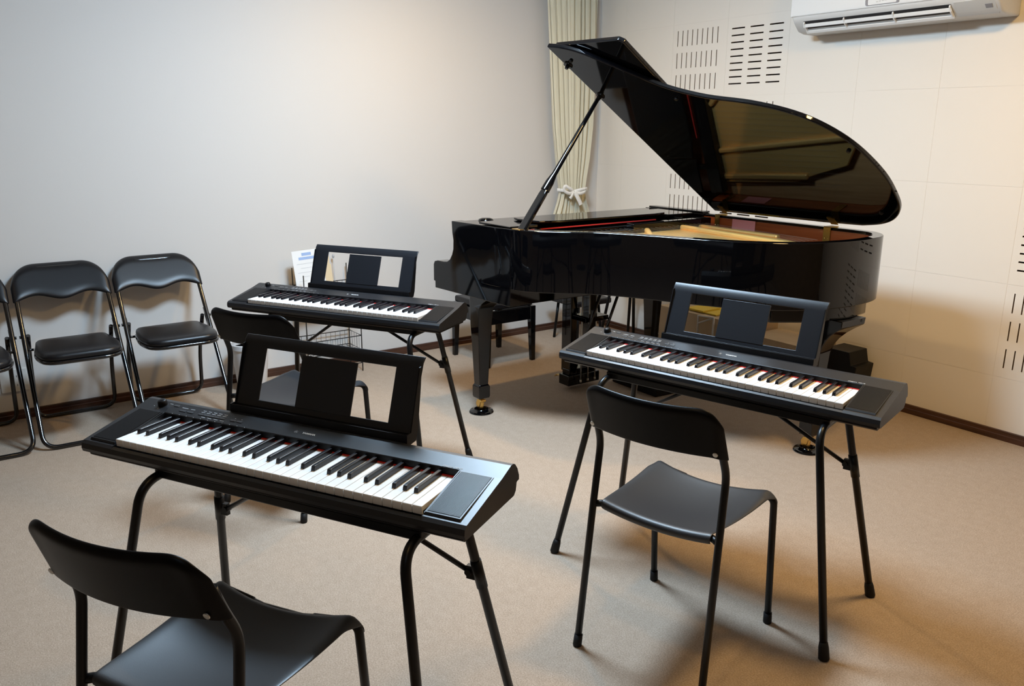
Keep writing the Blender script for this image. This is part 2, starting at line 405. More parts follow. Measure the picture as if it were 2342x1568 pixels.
# music desk lying flat with its side shelves and slides
bm = NB(); prism(bm, [(1.235, -1.60), (1.30, -1.625), (1.44, -1.60), (1.475, -1.50), (1.485, -0.90), (1.46, -0.80), (1.235, -0.79)], 0.962, 0.972, 'z')
obj('music_desk', bm, M['gloss'], piano, OFF, bevel=0.003)
for y0, y1 in ((-1.79, -1.63), (-0.785, -0.60)):
    bm = NB(); box(bm, 1.215, 1.47, y0, y1, 0.948, 0.960); obj('desk_shelf', bm, M['gloss'], piano, OFF, bevel=0.003)
for y in (-1.66, -0.74):
    bm = NB(); box(bm, 1.22, 1.52, y-0.012, y+0.012, 0.926, 0.947); obj('desk_slide', bm, M['gloss'], piano, OFF, bevel=0.002)
bm = NB(); lathe(bm, [(0.0, 0.014), (0.02, 0.0135), (0.035, 0.008), (0.038, 0.0)], c=(1.14, -1.70, 0.953)); obj('knob', bm, M['gloss'], piano, OFF, autos=50)
# lid hinge section over the spine in front of the open lid
bm = NB(); box(bm, 1.10, 1.50, -0.56, -0.500, 0.9555, 0.966); obj('lid_hinge_strip', bm, M['gloss'], piano, OFF, bevel=0.003)
# plate, soundboard, strings, struts
inner = [p for p in inset(outl, 0.075) if p[0] > 1.5]
mid = [(x, y) for x, y in inner]
pl_near = [p for p in inset(outl, 0.075) if p[0] > 1.60 and p[1] < -0.80 and p[0] < 2.52 and not (p[0] > 2.3 and p[1] > -1.12)]
pl_poly = [(1.55, -1.70)] + pl_near + [(2.40, -0.92), (2.31, -0.76), (2.16, -0.715), (2.02, -0.665), (1.80, -0.652), (1.55, -0.640)]
bm = NB(); prism(bm, pl_poly, 0.884, 0.899, 'z')
plate = obj('iron_plate', bm, M['gold'], piano, OFF, bevel=0.004)
# raised flange following the bentside and low ribs
bm = NB(); band(bm, pl_near, inset(pl_near, 0.07), 0.896, 0.909); obj('plate_flange', bm, M['gold'], piano, OFF, bevel=0.005, autos=40)
def bar(bm, a, b, w, z0, z1):
    a = Vector(a); b = Vector(b); t = (b-a).normalized(); n = Vector((-t.y, t.x))*w/2
    prism(bm, [(a+n)[:], (b+n)[:], (b-n)[:], (a-n)[:]], z0, z1, 'z')
for a, b, w_, z1 in (((1.56, -0.675), (2.10, -0.70), 0.030, 0.914), ((1.60, -0.82), (2.34, -0.90), 0.026, 0.922), ((1.60, -1.06), (1.96, -1.36), 0.026, 0.922)):
    bm = NB(); bar(bm, a, b, w_, 0.896, z1); obj('plate_strut', bm, M['gold'], piano, OFF, bevel=0.009, seg=3)
bm = NB(); box(bm, 1.50, 1.545, -1.70, -0.585, 0.880, 0.932); obj('plate_bridge', bm, M['gloss'], piano, OFF, bevel=0.006)
bm = NB(); box(bm, 1.13, 1.50, armY(1.3)+0.065, -0.568, 0.84, 0.872); obj('pin_block', bm, M['mahog'], piano, OFF, bevel=0.002)
bm = NB(); box(bm, 1.548, 1.60, -1.15, -0.60, 0.905, 0.945); box(bm, 1.548, 1.585, -1.60, -1.15, 0.905, 0.918); obj('damper_rail', bm, M['gloss'], piano, OFF, bevel=0.004)
bm = NB(); box(bm, 1.4955, 1.4995, -1.70, -0.9, 0.940, 0.945); obj('felt_strip', bm, M['felt'], piano, OFF)
bm = NB(); prism(bm, [(1.36, -1.78)] + [p for p in inset(outl, 0.054) if p[0] > 1.37] + [(1.36, -0.56)], 0.845, 0.866, 'z'); obj('soundboard', bm, M['spruce'], piano, OFF)
bm = NB()
for i in range(34):
    t = i/33; y0 = -1.66 + 1.02*t
    x1 = 1.66 + 0.62*min(1, t*1.25); y1 = y0 + 0.10*(1-t)
    tube(bm, [(1.50, y0, 0.922), (x1, min(y1, -0.66), 0.908)], 0.0004, 3, cap=False)
k = obj('strings', bm, M['screw'], piano, OFF); k['kind'] = 'stuff'
bm = NB(); prism(bm, [(1.30, -1.80)] + [p for p in inset(outl, 0.05) if p[0] > 1.32] + [(1.30, -0.55)], 0.70, 0.715, 'z'); obj('bottom_board', bm, M['gloss'], piano, OFF)
bm = NB(); prism(bm, [(2.20, -1.18), (2.43, -1.15), (2.535, -1.00), (2.572, -0.82), (2.548, -0.66), (2.45, -0.56), (2.20, -0.55)], 0.618, 0.684, 'z'); obj('leg_block', bm, M['gloss'], piano, OFF, bevel=0.006)
for y in (-1.5, -1.15, -0.8):
    bm = NB(); bar(bm, (1.36, y), (2.4 if y > -1.2 else 2.0, -0.9 if y < -1 else -0.75), 0.07, 0.630, 0.702); obj('brace_beam', bm, M['gloss'], piano, OFF)
# lid
TH = math.radians(33.7); HY, HZ = -0.503, 0.968
def lidp(x, y, z):           # x along the spine, y = distance from the hinge, z = height over the lid's underside
    return (x, HY - y*math.cos(TH) + 0*z + z*math.sin(TH), HZ + y*math.sin(TH) + z*math.cos(TH))
lid_out = [(1.535, 1.372), (1.62, 1.352), (1.70, 1.310), (1.785, 1.235), (1.885, 1.142), (1.995, 1.050), (2.15, 0.978), (2.345, 0.930), (2.50, 0.860), (2.60, 0.765),
           (2.665, 0.633), (2.692, 0.450), (2.675, 0.285), (2.645, 0.180), (2.585, 0.095), (2.505, 0.040), (2.40, 0.008)]
lo_ = [(v.x, v.y) for v in catmull(lid_out, 5)]
lid_poly = [(1.535, 0.0)] + lo_ + [(2.2, 0.0), (1.9, 0.0)]
bm = NB(); prism(bm, lid_poly, 0.0, 0.020, 'z', f=lidp)
obj('lid', bm, M['gloss'], piano, OFF, bevel=0.005, seg=3, autos=35)
bm = NB(); prism(bm, [(1.545, 0.02), (1.545, 1.345), (1.935, 1.335), (1.955, 1.315), (1.955, 0.02)], 0.024, 0.044, 'z', f=lidp)
obj('front_flap', bm, M['gloss'], piano, OFF, bevel=0.005, seg=3, autos=35)
bm = NB()
for px_, w_ in ((1.60, 1.27), (2.0, 0.98), (2.62, 0.62), (2.55, 0.15)):
    c = lidp(px_, w_, -0.006); tube(bm, [lidp(px_, w_, 0.0), lidp(px_, w_, -0.008)], [0.009, 0.007], 12)
obj('lid_buffer', bm, M['rubber'], piano, OFF)
for px_, w_ in ((1.555, 1.245), (1.56, 1.02)):
    bm = NB(); tube(bm, [lidp(px_, w_, 0.0), lidp(px_, w_, -0.006), lidp(px_, w_, -0.007), lidp(px_, w_, -0.02)], [0.022, 0.020, 0.009, 0.008], 16)
    obj('prop_socket', bm, M['gloss'], piano, OFF, autos=40)
# prop stick
a = Vector((1.535, -1.772, 0.945)); b = Vector(lidp(1.555, 1.02, -0.004)); d = b-a
bm = NB(); tube(bm, [a+d*0.30, a+d*0.36, a+d*0.42, a+d*0.97, b], [0.021, 0.020, 0.0125, 0.0095, 0.009], 16)
prop = obj('lid_prop', bm, M['gloss'], piano, OFF, autos=50)
bm = NB(); t_ = d.normalized(); sx_ = Vector((1, 0, 0)); sx_ = (sx_ - t_*sx_.dot(t_)).normalized(); sy_ = t_.cross(sx_)
q = []
for tt, wd, th in ((0.0, 0.027, 0.009), (0.27, 0.024, 0.0095), (0.30, 0.020, 0.010), (0.33, 0.014, 0.010)):
    c = a + d*tt; q.append([bm.verts.new(c + sx_*wd*sgn1 + sy_*th*sgn2) for sgn1, sgn2 in ((-1, -1), (1, -1), (1, 1), (-1, 1))])
for A_, B_ in zip(q, q[1:]):
    for i in range(4): bm.faces.new((A_[i], A_[(i+1) % 4], B_[(i+1) % 4], B_[i]))
bm.faces.new(q[0][::-1]); bm.faces.new(q[-1])
obj('prop_base', bm, M['gloss'], prop, OFF, bevel=0.006, seg=3)
bm = NB(); box(bm, 1.50, 1.56, -1.80, -1.745, 0.950, 0.957); obj('prop_hinge', bm, M['brass'], piano, OFF, bevel=0.002)
# brass lid hinges
for hx, hw in ((1.605, 0.030), (2.255, 0.036)):
    h = NB(); box(h, hx-hw/2, hx+hw/2, -0.5615, -0.5575, 0.885, 0.958); box(h, hx-hw/2, hx+hw/2, -0.5615, -0.500, 0.9555, 0.9595)
    for s in (0, 1):
        prism(h, [(hx-hw/2, 0.0), (hx+hw/2, 0.0), (hx+hw/2+0.004, 0.052), (hx-hw/2+0.004, 0.060)], -0.001, -0.004, 'z', f=lidp) if s == 0 else None
    ho = obj('lid_hinge', h, M['dullbrass'], piano, OFF)
    s_ = NB()
    for dx, dz in ((0, 0.94), (-0.009, 0.905), (0.009, 0.905)):
        lathe(s_, [(0.0, 0.002), (0.0025, 0.0015), (0.003, 0)], 10, mtx=Matrix.Translation((hx+dx, -0.5615, dz)) @ Matrix.Rotation(PI/2, 4, 'X'))
    obj('screw', s_, M['brass'], ho, OFF)
# legs
def piano_leg(x, y, flx=1, fly=1, fs=1.0):
    lv = [(0.078, 0.0300), (0.085, 0.0310), (0.088, 0.0325), (0.138, 0.0325), (0.146, 0.0285), (0.150, 0.0260), (0.30, 0.0315), (0.40, 0.0355), (0.46, 0.0385)]
    bm = NB(); R = []
    for z, h in lv: R.append([bm.verts.new((x+sx*h, y+sy*h, z)) for sx, sy in ((-1, -1), (1, -1), (1, 1), (-1, 1))])
    for z, e in ((0.54, 0.008), (0.555, 0.022), (0.57, 0.045), (0.582, 0.072), (0.590, 0.10)) if fs < 1 else ((0.475, 0.004), (0.50, 0.012), (0.525, 0.028), (0.55, 0.052), (0.572, 0.082), (0.590, 0.112)):
        h = 0.040; e = e*fs*0.78
        R.append([bm.verts.new((x+(h+(e if sx == flx else 0))*sx, y+(h+(e if sy == fly else 0))*sy, z)) for sx, sy in ((-1, -1), (1, -1), (1, 1), (-1, 1))])
    h = 0.040; e = 0.10*fs if fs < 1 else 0.09
    R.append([bm.verts.new((x+(h+(e if sx == flx else 0))*sx, y+(h+(e if sy == fly else 0))*sy, 0.620 if fs >= 1 else 0.602)) for sx, sy in ((-1, -1), (1, -1), (1, 1), (-1, 1))])
    for A_, B_ in zip(R, R[1:]):
        for i in range(4): bm.faces.new((A_[i], A_[(i+1) % 4], B_[(i+1) % 4], B_[i]))
    bm.faces.new(R[0][::-1]); bm.faces.new(R[-1])
    lg = obj('leg', bm, M['gloss'], piano, OFF, bevel=0.003, autos=30)
    bm = NB(); lathe(bm, [(0.011, 0.020), (0.013, 0.078)], 16, (x, y, 0))
    prism(bm, [(x-0.026, 0.030), (x-0.030, 0.045), (x-0.018, 0.066), (x+0.02, 0.070), (x+0.024, 0.058), (x+0.008, 0.052), (x+0.004, 0.030)], y-0.014, y+0.014, 'y')
    cs = obj('caster', bm, M['brass'], lg, OFF, bevel=0.002)
    bm = NB(); lathe(bm, [(0.0, -0.007), (0.018, -0.007), (0.020, -0.004), (0.020, 0.004), (0.018, 0.007), (0.0, 0.007)], 24, mtx=Matrix.Translation((x-0.012, y, 0.029)) @ Matrix.Rotation(PI/2, 4, 'X'))
    obj('wheel', bm, M['brass'], lg, OFF, autos=40)
    bm = NB(); lathe(bm, [(0.0, 0.0), (0.060, 0.0), (0.062, 0.004), (0.058, 0.010), (0.040, 0.014), (0.036, 0.019), (0.032, 0.019), (0.028, 0.009), (0.0, 0.008)], 40, (x, y, 0))
    o = obj('caster_cup', bm, M['gloss'], None, None, autos=40)
    return o
c1 = piano_leg(1.205, -1.775, 1, 1, 0.75); tag(c1, 'round glossy black caster cup under the piano leg nearest the wire rack', 'caster cup')
c2 = piano_leg(2.467, -0.859, 1, 1); tag(c2, 'round glossy black caster cup under the piano tail leg', 'caster cup')
c3 = piano_leg(1.205, -0.600, 1, -1, 0.75); tag(c3, 'round glossy black caster cup under the far piano leg by the back wall', 'caster cup')
# pedal lyre
bm = NB(); box(bm, 1.115, 1.200, -1.205, -0.985, 0.028, 0.085); box(bm, 1.125, 1.185, -1.19, -1.0, 0.085, 0.115)
lyre = obj('lyre', bm, M['gloss'], piano, OFF, bevel=0.003)
for y in (-1.165, -1.03):
    bm = NB(); box(bm, 1.110, 1.185, y-0.022, y+0.022, 0.10, 0.600); obj('lyre_post', bm, M['gloss'], lyre, OFF, bevel=0.003)
bm = NB(); box(bm, 1.13, 1.30, -1.18, -1.155, 0.40, 0.425); box(bm, 1.18, 1.30, -1.18, -1.02, 0.40, 0.425); obj('lyre_bracket', bm, M['gloss'], lyre, OFF, bevel=0.003)
for y in (-1.145, -1.095, -1.045):
    bm = NB(); prism(bm, [(1.125, 0.045), (1.05, 0.046), (1.03, 0.042), (1.012, 0.030), (1.010, 0.034), (1.03, 0.050), (1.125, 0.053)], y-0.012, y+0.012, 'y'); obj('pedal', bm, M['brass'], lyre, OFF, bevel=0.002)
    bm = NB(); tube(bm, [(1.23, y, 0.05), (1.23, y, 0.60)], 0.0035, 10); lathe(bm, [(0.006, 0), (0.006, 0.014)], 10, (1.23, y, 0.05)); obj('pedal_rod', bm, M['screw'], lyre, OFF)
for y in (-1.16, -1.03):
    bm = NB(); tube(bm, [(1.19, y, 0.10), (1.40, y, 0.60)], 0.008, 10); obj('lyre_brace', bm, M['gloss'], lyre, OFF)
# pink paper on the inner rim
bm = NB(); box(bm, 1.705, 1.850, -0.5605, -0.5585, 0.884, 0.945); tag(obj('paper_slip', bm, M['pink']), 'pink paper slip standing inside the piano against its wooden inner rim', 'paper')

# ------------------------------------------------------------------ bench
bx0, bx1, by0, by1 = 0.195, 0.590, -1.335, -0.975
bench = thing('piano_bench', 'black piano bench with square legs at the keyboard end of the piano', 'bench', ((bx0+bx1)/2, (by0+by1)/2, 0))
BO = tuple(-Vector(((bx0+bx1)/2, (by0+by1)/2, 0)))
for x in (bx0, bx1):
    for y in (by0, by1):
        sx = 1 if x == bx0 else -1; sy = 1 if y == by0 else -1
        bm = NB(); R = []
        for z, wd in ((0.0, 0.027), (0.345, 0.040)):
            R.append([bm.verts.new((x+sx*a_*wd, y+sy*b_*wd, z)) for a_, b_ in ((0, 0), (1, 0), (1, 1), (0, 1))])
        for i in range(4): bm.faces.new((R[0][i], R[0][(i+1) % 4], R[1][(i+1) % 4], R[1][i]))
        bm.faces.new(R[0][::-1]); bm.faces.new(R[1]); obj('leg', bm, M['gloss'], bench, BO, bevel=0.002)
bm = NB()
for y in (by0+0.006, by1-0.026): box(bm, bx0+0.03, bx1-0.03, y, y+0.02, 0.262, 0.342)
for x in (bx0+0.006, bx1-0.026): box(bm, x, x+0.02, by0+0.03, by1-0.03, 0.262, 0.342)
obj('apron', bm, M['gloss'], bench, BO, bevel=0.002)
bm = NB(); box(bm, bx0+0.012, bx1-0.012, by0+0.012, by1-0.012, 0.346, 0.385); obj('cushion', bm, M['vinyl'], bench, BO, bevel=0.012, seg=4)

# ------------------------------------------------------------------ portable keyboard
KH = 0.6264
LU = 0.518; Q = 0.417
def make_keyboard(label):
    t = thing('digital_keyboard', label, 'keyboard', (0, 0, 0), 0, 'digital keyboards on folding stands')
    # end cheeks (speaker housings) and middle section
    endp = [(0.014, 0.010), (0.006, 0.013), (0.003, 0.022), (0.005, 0.034), (0.012, 0.040), (0.168, 0.0725), (0.212, 0.0845), (0.222, 0.0845), (0.232, 0.080), (0.244, 0.066), (0.252, 0.047), (0.252, 0.038), (0.240, 0.036), (0.236, 0.018), (0.226, 0.010)]
    midp = [(0.014, 0.010), (0.006, 0.013), (0.003, 0.022), (0.005, 0.034), (0.012, 0.038), (0.0165, 0.036), (0.018, 0.028), (0.1682, 0.028), (0.1690, 0.0712), (0.1705, 0.0730), (0.212, 0.0845), (0.222, 0.0845), (0.232, 0.080), (0.244, 0.066), (0.252, 0.047), (0.252, 0.038), (0.240, 0.036), (0.236, 0.018), (0.226, 0.010)]
    bm = NB(); prism(bm, midp, -Q-0.0025, Q+0.0025, 'x'); prism(bm, endp, -LU, -Q-0.0025, 'x'); prism(bm, endp, Q+0.0025, LU, 'x')
    bmesh.ops.remove_doubles(bm, verts=bm.verts, dist=1e-5)
    for f_ in bm.faces:
        c_ = f_.calc_center_median()
        if abs(c_.x) < 0.3 and 0.1675 < c_.y < 0.1698 and 0.03 < c_.z < 0.0712: f_.material_index = 1
    body = obj('body', bm, [M['kbody'], M['kdark']], t, bevel=0.0016, autos=2)
    bm = NB(); prism(bm, [(0.020, 0.0), (0.014, 0.005), (0.014, 0.0102), (0.226, 0.0102), (0.222, 0.0)], -0.504, 0.509, 'x'); obj('base', bm, M['kdark'], t)
    # speaker grilles: slabs raised a little over the sloped cheeks
    sl = (0.0725-0.040)/(0.168-0.012)
    for s in (-1, 1):
        u0, u1 = (Q+0.006, 0.5005) if s > 0 else (-0.5005, -Q-0.006)
        bm = NB(); f = lambda v, dz: 0.040 + (v-0.012)*sl + dz
        prism(bm, [(0.020, f(0.020, -0.004)), (0.0165, f(0.0165, 0.001)), (0.020, f(0.020, 0.0045)), (0.165, f(0.165, 0.0012)), (0.166, f(0.166, -0.004))], u0, u1, 'x')
        nr = 36; rw = (u1-u0-0.006)/nr
        for k_ in range(nr):
            a_ = u0+0.003+rw*k_; prism(bm, [(0.0235, f(0.0235, 0.0040)), (0.0240, f(0.0240, 0.0056)), (0.1630, f(0.1630, 0.0026)), (0.1632, f(0.1632, 0.0010))], a_, a_+rw*0.5, 'x')
        obj('speaker_grille', bm, M['grille'], t)
        bm = NB(); a0 = (u0-0.0022 if s > 0 else u1); box(bm, a0, a0+0.0022, 0.0185, 0.164, 0.030, 0.0, mi=0)
        for v in bm.verts:
            v.co.z = f(v.co.y, 0.003) if v.co.z < 0.01 else 0.030
        obj('end_block', bm, M['kbody'], t)
    # keys
    kw = 2*Q/36
    for i in range(36):
        u = -Q + kw*i
        bm = NB(); prism(bm, [(0.0195, 0.0375), (0.0185, 0.0535), (0.0200, 0.0554), (0.1675, 0.0554), (0.1675, 0.044), (0.024, 0.044), (0.024, 0.0375)], u+0.0007, u+kw-0.0007, 'x')
        obj('white_key', bm, M['white'], t, bevel=0.0008, seg=2)
        if i % 7 in (0, 1, 3, 4, 5) and i < 35:
            off = {0: -0.0022, 1: 0.0022, 3: -0.003, 4: 0.0, 5: 0.003}[i % 7]; c = u+kw+off; w0, w1 = 0.0054, 0.0044
            bm = NB(); R = []
            for v, z, ww in ((0.0655, 0.050, w0), (0.0685, 0.0650, w1), (0.074, 0.0665, w1*0.95), (0.1675, 0.0665, w1*0.95), (0.1675, 0.050, w0)):
                R.append([bm.verts.new((c-ww, v, z)), bm.verts.new((c+ww, v, z))])
            n = len(R)
            bot = [R[0], R[-1]]
            for j in range(n-1): bm.faces.new((R[j][0], R[j][1], R[j+1][1], R[j+1][0]))
            bm.faces.new([r[0] for r in R]); bm.faces.new([r[1] for r in R][::-1]); bm.faces.new((R[-1][0], R[-1][1], R[0][1], R[0][0]))
            obj('black_key', bm, M['black'], t, bevel=0.0009, seg=2)
    bm = NB(); box(bm, -Q, Q, 0.1640, 0.1684, 0.052, 0.0575); obj('felt_strip', bm, M['felt'], t)
    # top panel details
    def top(v): return 0.0725 + (v-0.168)*(0.0845-0.0725)/(0.212-0.168)
    ta = math.atan2(0.012, 0.044)
    def onTop(u, v, h=0.0): return Matrix.Translation((u, v, top(v)+h)) @ Matrix.Rotation(ta, 4, 'X')
    bm = NB(); lathe(bm, [(0.0125, 0.0), (0.0120, 0.006), (0.0105, 0.012), (0.0085, 0.014), (0.0, 0.0142)], 28, mtx=onTop(-0.452, 0.196)); obj('volume_knob', bm, M['kdark'], t, autos=45)
    def btn(u, v, w_, d_, name='button'):
        bm = NB(); box(bm, -w_/2, w_/2, -d_/2, d_/2, -0.001, 0.0013, mtx=onTop(u, v)); obj(name, bm, M['btn'], t, bevel=0.0004)
    btn(-0.408, 0.200, 0.016, 0.006); btn(-0.375, 0.186, 0.020, 0.0055); btn(-0.350, 0.186, 0.020, 0.0055)
    for i in range(5): btn(-0.315+0.017*i, 0.186, 0.015, 0.0055)
    btn(-0.212, 0.186, 0.016, 0.006); btn(-0.192, 0.186, 0.016, 0.006)
    bm = NB()
    for u, v, w_ in [(-0.472, 0.186, 0.003), (-0.452, 0.178, 0.004), (-0.430, 0.204, 0.010), (-0.378, 0.198, 0.020), (-0.352, 0.198, 0.014)] + \
                    [(-0.315+0.017*i, 0.195, 0.012) for i in range(5)] + [(-0.315+0.017*i, 0.201, 0.010) for i in range(5)] + [(-0.300+0.02*i, 0.178, 0.012) for i in range(4)] + \
                    [(-0.395+0.0232*i, 0.171, 0.002) for i in range(11)] + [(-0.212, 0.195, 0.003), (-0.192, 0.195, 0.003)]:
        bm = NB(); box(bm, -w_/2, w_/2, -0.0006, 0.0006, -0.0004, 0.0002, mtx=onTop(u, v)); obj('panel_marking', bm, M['print'], t)
    # brand name with the tuning fork roundel, model text
    bm = text_bm('YAMAHA', 0.0105, bold=0.0004)
    bmesh.ops.transform(bm, matrix=onTop(0.012, 0.190, 0.0002) @ Matrix.Diagonal((0.85, 0.72, 1, 1)), verts=bm.verts)
    tb = NB()
    for k_ in range(3):
        a_ = PI/2 + k_*2*PI/3; box(tb, 0.0, 0.0034, -0.00035, 0.00035, 0, 0.0003, mtx=onTop(-0.0245, 0.190, 0.0001) @ Matrix.Rotation(a_, 4, 'Z'))
    tube(tb, [(onTop(-0.0245, 0.190, 0.0003) @ Vector((0.0042*math.cos(2*PI*i/24), 0.0042*math.sin(2*PI*i/24), 0))) for i in range(24)], 0.0003, 4, closed=True)
    me_ = bpy.data.meshes.new('tmp'); bm.to_mesh(me_); tb.from_mesh(me_); bm.free(); bpy.data.meshes.remove(me_)
    obj('brand_lettering', tb, M['print'], t)
    bm = text_bm('piaggero  NP-12', 0.0075, bold=0.0001)
    bmesh.ops.transform(bm, matrix=onTop(0.400, 0.1735, 0.0002) @ Matrix.Diagonal((0.95, 0.62, 1, 1)), verts=bm.verts)
    obj('model_lettering', bm, M['print'], t)
    # music rest: framed board with one wide opening and a centre tab, standing in the rear slot
    vb, zb, vt, zt = 0.2450, 0.100, 0.3034, 0.2654
    e2 = Vector((0, vt-vb, zt-zb)); L2 = e2.length; e2.normalize(); e3 = Vector((0, -e2.z, e2.y))
    def rp(a, s, h): return (Vector((a, vb, zb)) + e2*(s*L2) - e3*(-h))[:]
    hw0, hw1 = 0.2530, 0.2590
    rest_bm = NB()
    us = [(-hw0, -hw1), (-0.187, -0.187), (0.190, 0.190), (hw0, hw1)]; ss = [-0.06, 0.09, 0.82, 0.915, 1.0]
    def ux(k_, s): return us[k_][0]*(1-s) + us[k_][1]*s
    Fv = {}
    def rv(k_, j, side):
        s = ss[j]; h = (0.0 if side == 0 else 0.0045)
        if j == 4: h = 0.0065 + (0.0 if side == 0 else 0.0045)
        kk = (k_, j, side)
        if kk not in Fv: Fv[kk] = rest_bm.verts.new(rp(ux(k_, s), s, -h))
        return Fv[kk]
    cells = [(i, j) for i in range(3) for j in range(4) if not (i == 1 and j == 1)]
    edges = {}
    for i, j in cells:
        for side in (0, 1):
            rest_bm.faces.new((rv(i, j, side), rv(i+1, j, side), rv(i+1, j+1, side), rv(i, j+1, side)))
        for e in (((i, j), (i+1, j)), ((i+1, j), (i+1, j+1)), ((i, j+1), (i+1, j+1)), ((i, j), (i, j+1))): edges[e] = edges.get(e, 0)+1
    for (p, q2), c in edges.items():
        if c == 1: rest_bm.faces.new((rv(*p, 0), rv(*q2, 0), rv(*q2, 1), rv(*p, 1)))
    mr = obj('music_rest', rest_bm, M['rest'], t, bevel=0.0015, seg=2)
    bm = NB(); Rr = [[rp(a, s, h) for a, s in ((-0.074, 0.075), (0.086, 0.075), (0.086, 0.80), (-0.074, 0.80))] for h in (0.0015, -0.0025)]
    A_ = [bm.verts.new(p) for p in Rr[0]]; B_ = [bm.verts.new(p) for p in Rr[1]]; bm.faces.new(A_); bm.faces.new(B_[::-1])
    for i in range(4): bm.faces.new((A_[i], A_[(i+1) % 4], B_[(i+1) % 4], B_[i]))
    obj('rest_center_panel', bm, M['rest'], mr, bevel=0.0008)
    bm = NB(); prism(bm, [(0.2262, 0.103), (0.2250, 0.1015), (0.2245, 0.084), (0.236, 0.078), (0.252, 0.080), (0.252, 0.100), (0.2445, 0.1005), (0.243, 0.088), (0.2300, 0.0885), (0.2285, 0.102)], -0.2555, 0.2555, 'x')
    obj('rest_ledge', bm, M['kdark'], mr, bevel=0.0008)
    for s in (-1, 1):
        bm = NB(); prism(bm, [(0.2262, 0.103), (0.2245, 0.084), (0.236, 0.076), (0.262, 0.078), (0.272, 0.10), (0.290, 0.20), (0.296, 0.245), (0.288, 0.243), (0.2430, 0.103)], s*0.2535, s*0.2565, 'x')
        obj('rest_side', bm, M['kdark'], mr)
    for u in (-0.40, 0.40):
        bm = NB()
        for v in (0.05, 0.19): lathe(bm, [(0.010, -0.004), (0.010, 0.001)], 14, (u, v, 0))
        obj('rubber_foot', bm, M['rubber'], t)
    return t
KB = [((2.859, -3.442, KH), 0.5240), ((2.915, -2.116, KH), 0.2622), ((1.419, -2.662, KH), 0.5416)]
kb = make_keyboard('black 61-key keyboard nearest the camera, at lower left')
kb.location = KB[0][0]; kb.rotation_euler = (0, 0, KB[0][1])
copy_tree(kb, KB[1][0], KB[1][1], 'black 61-key keyboard on the right, in front of the piano tail')
copy_tree(kb, KB[2][0], KB[2][1], 'black 61-key keyboard farthest back, beside the left wall')

# ------------------------------------------------------------------ folding stand
def make_stand(label):
    t = thing('keyboard_stand', label, 'keyboard stand', (0, 0, 0), 0, 'folding keyboard stands')
    zt = KH - 0.017; r = 0.0108
    FU, TU, FV, TV = 0.455, 0.350, 0.204, 0.113
    for s in (-1, 1):
        F = Vector((s*FU, -FV, 0.0)); Tf = Vector((s*TU, -TV, zt)); Tb = Vector((s*TU, TV, zt)); B = Vector((s*FU, FV, 0.0))
        mid_ = (Tf+Tb)/2
        path = fillet([F+(Tf-F)*0.02, Tf, mid_], 0.06, 10); bm = NB(); tube(bm, path, r, 14); fl_ = obj('leg', bm, M['tube'], t)
        bm = NB(); d_ = (Tf-F).normalized(); tube(bm, [F, F+d_*0.004, F+d_*0.035, F+d_*0.05], [0.0125, 0.0150, 0.0138, 0.0112], 16); obj('rubber_foot', bm, M['rubber'], fl_)
        path = fillet([B+(Tb-B)*0.02, Tb, mid_], 0.06, 10); bm = NB(); tube(bm, path, r, 14); bl_ = obj('leg', bm, M['tube'], t)
        bm = NB(); d_ = (Tb-B).normalized(); tube(bm, [B, B+d_*0.004, B+d_*0.035, B+d_*0.05], [0.0125, 0.0150, 0.0138, 0.0112], 16); obj('rubber_foot', bm, M['rubber'], bl_)
        # collar with hinge and the diagonal brace to the middle of the rail
        hp = B + (Tb-B)*0.71
        bm = NB(); tube(bm, [hp-d_*0.035, hp+d_*0.035], 0.0128, 14); box(bm, -0.011, 0.011, -0.006, 0.006, -0.016, 0.016, mtx=Matrix.Translation(hp + Vector((-s*0.018, 0, 0.0)))); obj('collar', bm, M['tube'], t)
        top_ = Vector((s*0.085, TV*0.55, zt-0.004))
        a_ = hp + Vector((-s*0.024, 0, 0.0))
        bm = NB(); tube(bm, [a_, top_], 0.0062, 10); lathe(bm, [(0.008, -0.010), (0.008, 0.010)], 12, mtx=Matrix.Translation(a_) @ Matrix.Rotation(PI/2, 4, 'X')); obj('brace', bm, M['tube'], t)
    # two rails carrying the keyboard
    for v in (-0.055, 0.062):
        bm = NB(); box(bm, -0.36, 0.36, v-0.010, v+0.010, zt-0.006, zt+0.0165); obj('rail', bm, M['tube'], t, bevel=0.003)
    return t
ST = [((2.861, -3.340, 0), 0.5161), ((2.919, -2.031, 0), 0.2677), ((1.402, -2.558, 0), 0.5547)]
st = make_stand('black folding tube stand under the keyboard nearest the camera')
st.location = ST[0][0]; st.rotation_euler = (0, 0, ST[0][1])
copy_tree(st, ST[1][0], ST[1][1], 'black folding tube stand under the right-hand keyboard')
copy_tree(st, ST[2][0], ST[2][1], 'black folding tube stand under the farthest keyboard')

